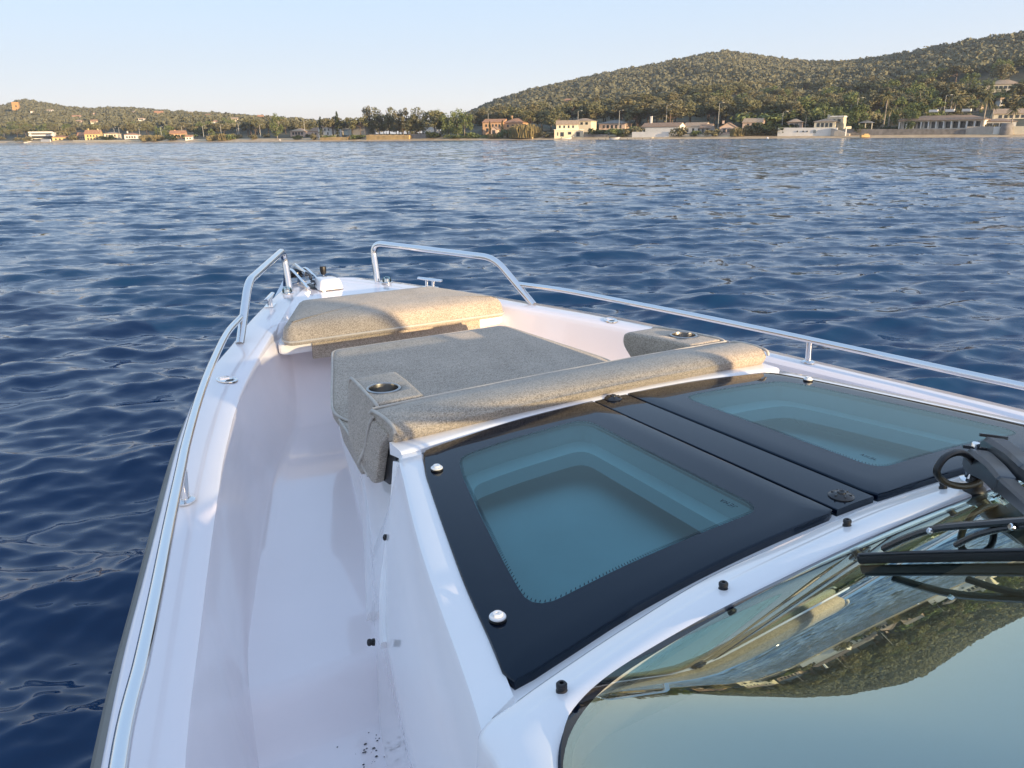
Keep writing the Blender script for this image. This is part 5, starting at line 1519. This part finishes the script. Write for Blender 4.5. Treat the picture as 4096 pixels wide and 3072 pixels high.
# ------------------------------------------------------------------ evening haze between the boat and the hills
def haze():
    m = bpy.data.materials.new('evening_haze'); m.use_nodes = True
    nt = m.node_tree; nt.nodes.clear()
    out = nt.nodes.new('ShaderNodeOutputMaterial'); v = nt.nodes.new('ShaderNodeVolumePrincipled')
    v.inputs['Color'].default_value = (.86, .90, .96, 1); v.inputs['Density'].default_value = HAZE
    v.inputs['Anisotropy'].default_value = .3
    nt.links.new(v.outputs[0], out.inputs['Volume'])
    o = MB().box((0, 0, 105), (4250, 4250, 222)).build('haze', m, None, False)
    tag(o, 'thin pale evening haze lying over the bay', 'haze', kind='stuff')

# ------------------------------------------------------------------ trees one can tell apart
def by_top(kind, px, ytop, H, label, tmin=12, wide=1.0, group=None, tmax=1250):
    """plant a tree of height H in the photograph's column px so that its top reaches row ytop"""
    u = bearing(px); s = float(shoreY(u)); best = None
    for t in np.arange(tmin, tmax, 2.0):
        y = s + t
        if float(ground_z(u * y, y)) + H >= height_at(px, ytop, y): best = t; break
    if best is None: best = tmin
    y = s + best
    h = height_at(px, ytop, y) - float(ground_z(u * y, y))
    h = float(np.clip(h, .5 * H, 1.6 * H))
    return tree(kind, u * y, y, h, label, group, wide)
# the dark pine clump at the middle, its green neighbours, cypresses, palms
for px, yt, H, w, lab in ((1492, 424, 18, .95, 'tall dark pine, leftmost and highest of the clump behind the ochre bank'), (1528, 431, 17, 1.0, 'second tall pine from the left in the dark clump behind the ochre bank'), (1568, 430, 17, 1.05, 'third pine in the dark clump, its feet over the ochre bank'),
                       (1606, 438, 16, .9, 'narrow pine in the middle of the dark clump'), (1640, 436, 16, 1.0, 'pine right of the middle of the dark clump'), (1674, 431, 17, .95, 'high pine near the right end of the dark clump'), (1702, 446, 15, 1.05, 'lower wide pine at the right end of the dark clump')):
    by_top('tallpine', px, yt, H, lab, 14, w)
for px, yt, H, lab in ((1545, 470, 11, 'leaning brown pine in front of the dark clump'), (1595, 478, 10, 'short brown pine in front of the dark clump, over the bank'), (1500, 487, 9, 'low spreading brown pine right of the greyish two-storey house'), (1652, 482, 10, 'short brown pine before the right half of the dark clump')):
    by_top('tallpine', px, yt, H, lab, 8, 1.2)
for px, yt, lab in ((1768, 444, 'pale green plane tree, leftmost of the bright green row'), (1806, 447, 'pale green plane tree with forked white trunk in the bright green row'), (1840, 443, 'broad pale green plane tree in the bright green row'), (1868, 452, 'rightmost pale green plane tree of the bright green row')):
    by_top('broad', px, yt, 14, lab, 12, .95)
for px, yt, H, lab in ((1293, 471, 11, 'dark cypress behind the white house with three chimneys'), (1361, 452, 14, 'slender dark cypress right of the white house with three chimneys'), (2055, 437, 13, 'dark cypress against the hill between the orange roofs'), (1969, 489, 8, 'small cypress in front of the long orange tile-roofed house'), (2018, 484, 9, 'cypress between the two orange-roofed houses'), (2082, 440, 12, 'dark cypress behind the orange hip-roofed house'), (736, 446, 11, 'pointed cypress on the skyline of the left hill'), (3120, 340, 13, 'tall dark cypress among the umbrella pines on the slope')):
    by_top('cypress', px, yt, H, lab, 14, 1.0)
for px, yt, H, lab in ((1931, 457, 10, 'palm tree with yellowish crown left of the orange houses'), (3226, 447, 9, 'drooping palm tree beside the low pink house'), (3466, 424, 10, 'palm tree rising beside the open pavilion'), (3539, 376, 15, 'very tall thin palm right of the open pavilion'), (3560, 428, 10, 'palm tree right of the very tall thin palm'),
                       (3934, 372, 15, 'big palm tree in front of the arcaded villa'), (4052, 428, 10, 'wide palm tree by the stone pier at the right edge'), (3796, 366, 14, 'tall slim palm behind the arcaded villa'), (3815, 392, 12, 'lower slim palm behind the arcaded villa, beside the tall slim one'), (3612, 452, 8, 'palm tree at the left end of the arcaded villa'), (3968, 420, 8, 'bushy palm right of the big palm before the villa')):
    by_top('palm', px, yt, H, lab, 9, .85 if H < 14 else .6)
for px, yt, H, w, lab in ((1342, 460, 11, 1.1, 'flat-topped umbrella pine behind the white house with three chimneys'), (1408, 466, 10, 1.1, 'umbrella pine behind the carport'), (1452, 463, 10, 1.0, 'umbrella pine behind the greyish two-storey house'), (1752, 440, 12, 1.1, 'wide umbrella pine above the half hidden white house'), (1905, 444, 12, 1.0, 'umbrella pine between the green plane trees and the palm'),
                          (1985, 430, 13, 1.1, 'high umbrella pine above the long orange tile roof'), (2040, 436, 12, 1.0, 'umbrella pine above the orange hip roof'), (2128, 440, 12, 1.0, 'umbrella pine above the dry reeds'), (2178, 436, 12, 1.1, 'umbrella pine left of the great one behind the beach house'), (2240, 441, 12, 1.25, 'great spreading umbrella pine behind the white beach house'),
                          (2352, 418, 13, 1.2, 'broad umbrella pine right of the white beach house'), (2425, 412, 13, 1.25, 'great umbrella pine before the pale pink house'), (2492, 414, 13, 1.2, 'umbrella pine right of the great one before the pale pink house'), (2552, 424, 12, 1.0, 'umbrella pine above the left end of the long low white house'),
                          (2632, 403, 13, 1.1, 'rounded umbrella pine above the long low white house'), (2706, 398, 13, 1.2, 'broad umbrella pine above the lit gable of the long white house'), (2768, 402, 13, 1.1, 'umbrella pine below the tall narrow white house'), (2840, 392, 13, 1.1, 'umbrella pine right of the tall narrow white house'), (2905, 398, 13, 1.2, 'umbrella pine above the tan cottage'), (2990, 394, 13, 1.2, 'dark umbrella pine above the ochre-walled house'),
                          (3062, 396, 13, 1.2, 'dark umbrella pine above the long hedge'), (3168, 402, 13, 1.2, 'umbrella pine above the low pink house'), (3220, 392, 12, 1.1, 'umbrella pine above the drooping palm'), (3330, 385, 13, 1.2, 'broad umbrella pine above the white villa on the sea wall'), (3395, 384, 12, 1.1, 'umbrella pine left of the tall lamp post beyond the white villa'),
                          (2778, 350, 13, 1.15, 'umbrella pine on the slope over the tall narrow white house'), (2856, 344, 12, 1.1, 'flat umbrella pine on the slope right of the tall narrow white house'), (2915, 332, 13, 1.15, 'high umbrella pine on the slope, left of a pair against the big hill'), (2975, 330, 13, 1.15, 'high umbrella pine on the slope, right of a pair against the big hill'), (3050, 333, 13, 1.2, 'umbrella pine on the slope above the long hedge'), (3150, 336, 13, 1.15, 'umbrella pine on the slope right of the dark cypress'), (3215, 333, 13, 1.2, 'umbrella pine with flat crown high on the slope above the white villa'), (3290, 322, 14, 1.1, 'tall bushy umbrella pine high on the slope above the white villa'), (3370, 340, 13, 1.3, 'very flat wide umbrella pine before the half hidden long white house'),
                          (3455, 308, 14, 1.0, 'dark umbrella pine against the ridge left of the bright green trees'), (3800, 332, 13, 1.25, 'flat umbrella pine beside the sunlit gable high on the right'), (3895, 345, 13, 1.2, 'umbrella pine with bare forked trunk below the large tiled villa'), (3620, 300, 13, 1.0, 'umbrella pine on the ridge above the bright green trees'), (3710, 290, 13, 1.0, 'umbrella pine on the right ridge above the sunlit gable')):
    by_top('umbrella', px, yt, H, lab, 16, w)
for px, yt, H, w, lab in ((3300, 418, 11, 1.1, 'bright green bushy tree behind the white villa on the sea wall'), (3350, 430, 10, .9, 'light green tree right of the bright green bushy tree'), (3560, 330, 16, 1.1, 'tall leafy tree left of the bright green pair'), (3640, 335, 17, 1.1, 'bright green poplar-like tree above the arcaded villa'), (3685, 342, 17, 1.0, 'bright green tree, right of the pair above the arcaded villa'), (3600, 395, 12, 1.1, 'dull green tree behind the left part of the arcaded villa'), (3660, 412, 11, 1.1, 'olive green tree right behind the arcaded villa'), (3740, 400, 12, 1.0, 'dark leafy tree below the sunlit gable high on the right'), (3440, 420, 12, 1.0, 'leafy tree behind the tall lamp post right of the white villa'), (3424, 455, 8, .9, 'round dark tree right of the white villa'), (3848, 384, 9, .9, 'round green tree left of the pinkish gabled house'),
                          (1119, 460, 15, .75, 'tall bare-topped tree standing alone left of centre'), (1150, 470, 12, .8, 'brownish tree right of the tall bare-topped one'), (60, 505, 10, 1.3, 'yellow-green tree at the far left of the beach'), (128, 498, 11, 1.2, 'yellow-green tree above the long flat-roofed block'), (30, 512, 9, 1.2, 'pale yellowish tree at the left edge'), (860, 515, 9, 1.1, 'bright olive willow among the lamp posts left of centre'), (3650, 440, 9, 1.0, 'small leafy tree above the left end of the long villa roof')):
    by_top('broad', px, yt, H, lab, 14, w)
for px, t, h, w, lab in ((2724, 9, 4.2, .95, 'round dark clipped bush before the lit gable'), (2790, 9, 3.0, 1.0, 'low bush in front of the small white house on the right shore'), (1325, 9, 3.0, 1.4, 'green bush at the foot of the white house with three chimneys'), (1268, 8, 3.4, 1.1, 'dark bush left of the white house with three chimneys'), (1440, 9, 3.0, 1.6, 'low bushes under the greyish two-storey house'), (1735, 10, 4.0, 1.3, 'bush at the right end of the grey garden wall'), (1835, 8, 2.2, 2.0, 'low hedge bush under the green plane trees'), (2035, 9, 5.0, 1.2, 'olive bush before the orange hip-roofed house'), (2058, 8, 4.0, 1.3, 'pale bush left of the dry reeds'), (2205, 8, 3.0, 1.2, 'yellowish bush left of the white beach house'), (2395, 12, 4.0, 1.3, 'bush right of the white beach house'), (2480, 12, 4.2, 1.5, 'dark bush behind the jetty'), (2540, 12, 4.0, 1.2, 'dark bush left of the long low white house'), (2860, 9, 3.0, 1.3, 'shrub between the small grey house and the tan cottage'), (3095, 14, 5.2, 2.0, 'big dark green hedge mass behind the long hedge'), (3030, 12, 4.4, 1.3, 'bush below the ochre-walled house'), (3436, 11, 4.0, 1.1, 'bush beside the open pavilion'), (3960, 12, 3.0, 1.3, 'dark clipped bush before the right wing of the arcaded villa'), (440, 16, 4.0, 1.4, 'bush left of the cream arcade villa'), (300, 18, 4.5, 1.3, 'bush between the small and the tall yellow house'), (105, 10, 4.0, 1.8, 'scrub bush on the sand at the far left'), (250, 30, 8.0, 1.0, 'dark round bush behind the small yellow house'), (640, 14, 3.0, 1.6, 'scrub left of the stepped orange house'), (700, 10, 4.6, 1.3, 'dark bush half hiding the stepped orange house'), (930, 12, 3.5, 1.8, 'round green bush right of the reeds left of centre'), (1030, 14, 3.0, 1.6, 'dark bush near the close pair of lamp posts'), (1200, 10, 2.6, 1.6, 'low scrub under the low pink house'), (1900, 10, 3.0, 1.4, 'bush at the foot of the yellowish palm')):
    X, Y = spot(px, t); tree('bush', X, Y, h, lab, None, w)
for px, t, h, w, lab in ((2085, 9, 6.4, 1.1, 'tall dry reeds before the orange hip-roofed house, left clump'), (2115, 8, 6.8, 1.1, 'tallest clump of dry reeds, beside the tan boundary wall'), (2140, 10, 6.0, 1.0, 'dry reeds at the right end of the reed bed'), (860, 8, 3.4, 1.6, 'yellow reeds under the bright olive willow'), (900, 8, 4.4, 1.3, 'yellow reeds at the foot of the reed lamp post'), (600, 9, 4.2, 1.6, 'yellow reeds right of the lit white house, left half'), (640, 9, 4.0, 1.6, 'yellow reeds left of the stepped orange house'), (2960, 9, 3.6, 1.2, 'dry reeds at the left end of the long hedge'), (1985, 8, 2.4, 1.6, 'yellowish hedge of dry reeds under the small cypress')):
    X, Y = spot(px, t); tree('reeds', X, Y, h, lab, None, w)
def hedge(label, pl, pr, y0, t, n, mat_, name='hedge'):
    cs = []; rs = []; o0 = spot((pl + pr) / 2, t)
    for i in range(n):
        px = pl + (pr - pl) * i / (n - 1); X, Y = spot(px, t); gz = float(ground_z(X, Y)); zt_ = height_at(px, y0, Y)
        cs.append((X - o0[0], Y - o0[1], (gz + zt_) / 2)); rs.append((1.3, 1.1, (zt_ - gz) / 2 + .2))
    V, F = leaf_cloud(cs, rs, 110, .26, _g)
    o = link(name, np_mesh(name, V, F, mat_, 4)); o.location = (o0[0], o0[1], 0); tag(o, label, 'hedge')
hedge('long clipped dry hedge along the sand left of the white sea wall', 2968, 3112, 515, 9, 13, M_PINE2)
hedge('green hedge along the top of the grey garden wall right of the ochre bank', 1650, 1720, 531, 13, 8, M_DARK)
hedge('low green hedge under the bright green plane trees', 1790, 1960, 540, 8, 14, M_GREEN)

for px, yb, h, kd, lab in ((3935, 392, 9, 'broad', 'leafy tree at the left foot of the large tiled villa'), (3985, 412, 7, 'broad', 'leafy tree between the wide low house and the small white house'), (4040, 418, 8, 'umbrella', 'umbrella pine right of the small white house on the slope'), (4078, 398, 9, 'broad', 'leafy tree at the right end of the wide low house'), (3960, 425, 7, 'bush', 'large shrub left of the small white house on the slope'), (4062, 446, 7, 'bush', 'large shrub above the long terrace house'), (3900, 462, 7, 'broad', 'garden tree between the pinkish gabled house and the long terrace house'), (3742, 402, 8, 'broad', 'garden tree under the sunlit gable high on the right'), (2770, 428, 9, 'umbrella', 'umbrella pine in front of the tall narrow white house'), (3335, 412, 9, 'umbrella', 'umbrella pine before the left half of the long half hidden house'), (3392, 410, 9, 'umbrella', 'umbrella pine before the right half of the long half hidden house')):
    Y = march(px, yb, 24)
    if Y: tree(kd, bearing(px) * Y, Y, h, lab, None, 1.2)

# the belt of pines behind the houses: trees of one look share a label within each stretch of shore
def blocked(px, t):
    for a, b, tb, _ in BLOCK:
        if a < px < b and tb - (200 if tb < 45 else 85) < t < tb + 9: return True
    return False
def belt(n, p0, p1, t0, t1, kinds, label, group, hs=(9, 13)):
    for i in range(n):
        for _ in range(30):
            px = _g.uniform(p0, p1); t = t0 + (t1 - t0) * _g.random()
            if not blocked(px, t): break
        else: continue
        X, Y = spot(px, t)
        k = kinds[int(_g.integers(0, len(kinds)))]
        tree(k, X, Y, float(_g.uniform(*hs)), label if isinstance(label, str) else label[k], group, float(_g.uniform(1.05, 1.5)))
belt(60, -60, 1250, 50, 190, ['umbrella', 'umbrella', 'umbrella', 'broad'], {'umbrella': 'umbrella pine in the dark pine belt behind the left shore houses', 'broad': 'leafy tree mixed into the pine belt behind the left shore houses'}, 'pine belt behind the left shore houses', (9, 13))
belt(22, 1230, 1960, 40, 130, ['umbrella', 'tallpine'], {'umbrella': 'umbrella pine in the low wood behind the middle of the bay', 'tallpine': 'bushy pine in the low wood behind the middle of the bay'}, 'low wood behind the middle of the bay', (8, 10))
belt(50, 1930, 2720, 45, 175, ['umbrella', 'umbrella', 'tallpine'], {'umbrella': 'umbrella pine in the belt between beach house and long white house', 'tallpine': 'bushy pine in the belt between beach house and long white house'}, 'pine belt right of centre', (11, 15))
belt(120, 2700, 4180, 60, 262, ['umbrella', 'umbrella', 'umbrella', 'broad', 'tallpine'], {'umbrella': 'umbrella pine on the wooded slope behind the right shore houses', 'broad': 'leafy tree on the wooded slope behind the right shore houses', 'tallpine': 'bushy pine on the wooded slope behind the right shore houses'}, 'wooded slope behind the right shore', (11, 15))
belt(26, 2960, 4150, 30, 90, ['umbrella', 'broad', 'bush'], {'umbrella': 'umbrella pine just behind the sea walls of the right shore', 'broad': 'leafy garden tree just behind the sea walls of the right shore', 'bush': 'big garden shrub just behind the sea walls of the right shore'}, 'garden trees of the right shore', (6, 9))
for i in range(54):                                     # scrub between the houses
    px = _g.uniform(0, 4096); t = _g.uniform(14, 48)
    if blocked(px, t): continue
    X, Y = spot(px, t); tree('bush', X, Y, float(_g.uniform(1.8, 3.4)), 'low scrub bush growing along the shore road', 'scrub along the shore road', float(_g.uniform(1.0, 1.7)))

# ------------------------------------------------------------------ the far wood on the hills: one uncountable mass
def forest():
    g = np.random.default_rng(99)
    PV = []; PF = []; base = 0
    NT_ = 70000
    u = g.uniform(-1.0, 1.15, NT_); q = g.random(NT_) ** .72
    s = shoreY(u); px = 2048 + u * 3232; d, zr = ridge(px)
    st = np.interp(px, [0, 1200, 1900, 2600, 2750, 3500, 4100], [170, 120, 150, 170, 255, 255, 235])
    Y = s + st + (d + 25 - s - st) * q
    # thin by true area so that near crowns do not crowd
    keep = g.random(NT_) < np.clip(Y * (d - s) / 1000000., .08, 1)
    u, Y, px = u[keep], Y[keep], px[keep]
    X = u * Y; Z = ground_z(X, Y)
    for x, y, z, p in zip(X, Y, Z, px):
        if any(a < p < b and bY - 45 < y < bY + 14 for a, b, bY in FARB): continue
        near = y < 620
        r = g.choice([g.uniform(1.2, 2.2), g.uniform(1.8, 3.0), g.uniform(2.6, 4.2)]) * (1.15 if near else 1.0); h = g.uniform(3.6, 6.6) + r * .75
        nq = 40 if near else 22
        dd = g.normal(size=(nq, 3)); dd[:, 2] = np.abs(dd[:, 2]) * .9 - .25; dd /= np.linalg.norm(dd, axis=1)[:, None]
        pc = np.array([x, y, z + h - r * .45]) + dd * (.62 + .38 * g.random((nq, 1))) * np.array([r, r, r * g.uniform(.55, .95)])
        nn = dd + g.normal(0, .38, (nq, 3)); nn /= np.linalg.norm(nn, axis=1)[:, None]
        a_ = np.cross(nn, g.normal(size=(nq, 3))); a_ /= np.linalg.norm(a_, axis=1)[:, None]; b_ = np.cross(nn, a_)
        s_ = r * (.30 if near else .40) * g.uniform(.6, 1.35, (nq, 1)); k1 = g.uniform(.6, 1.2, (nq, 1))
        PV.append(np.stack([pc - a_ * s_ * k1, pc + b_ * s_ * .9, pc + a_ * s_, pc - b_ * s_ * k1], 1).reshape(-1, 3))
    V = np.concatenate(PV); F = np.arange(len(V)).reshape(-1, 4)
    me = np_mesh('forest', V, F, M_WOOD, 4)
    o = link('forest', me)
    tag(o, 'dense dark wood of pines and oaks covering the hills behind the bay', 'forest', kind='stuff')
forest()

HAZE = .00013
haze()
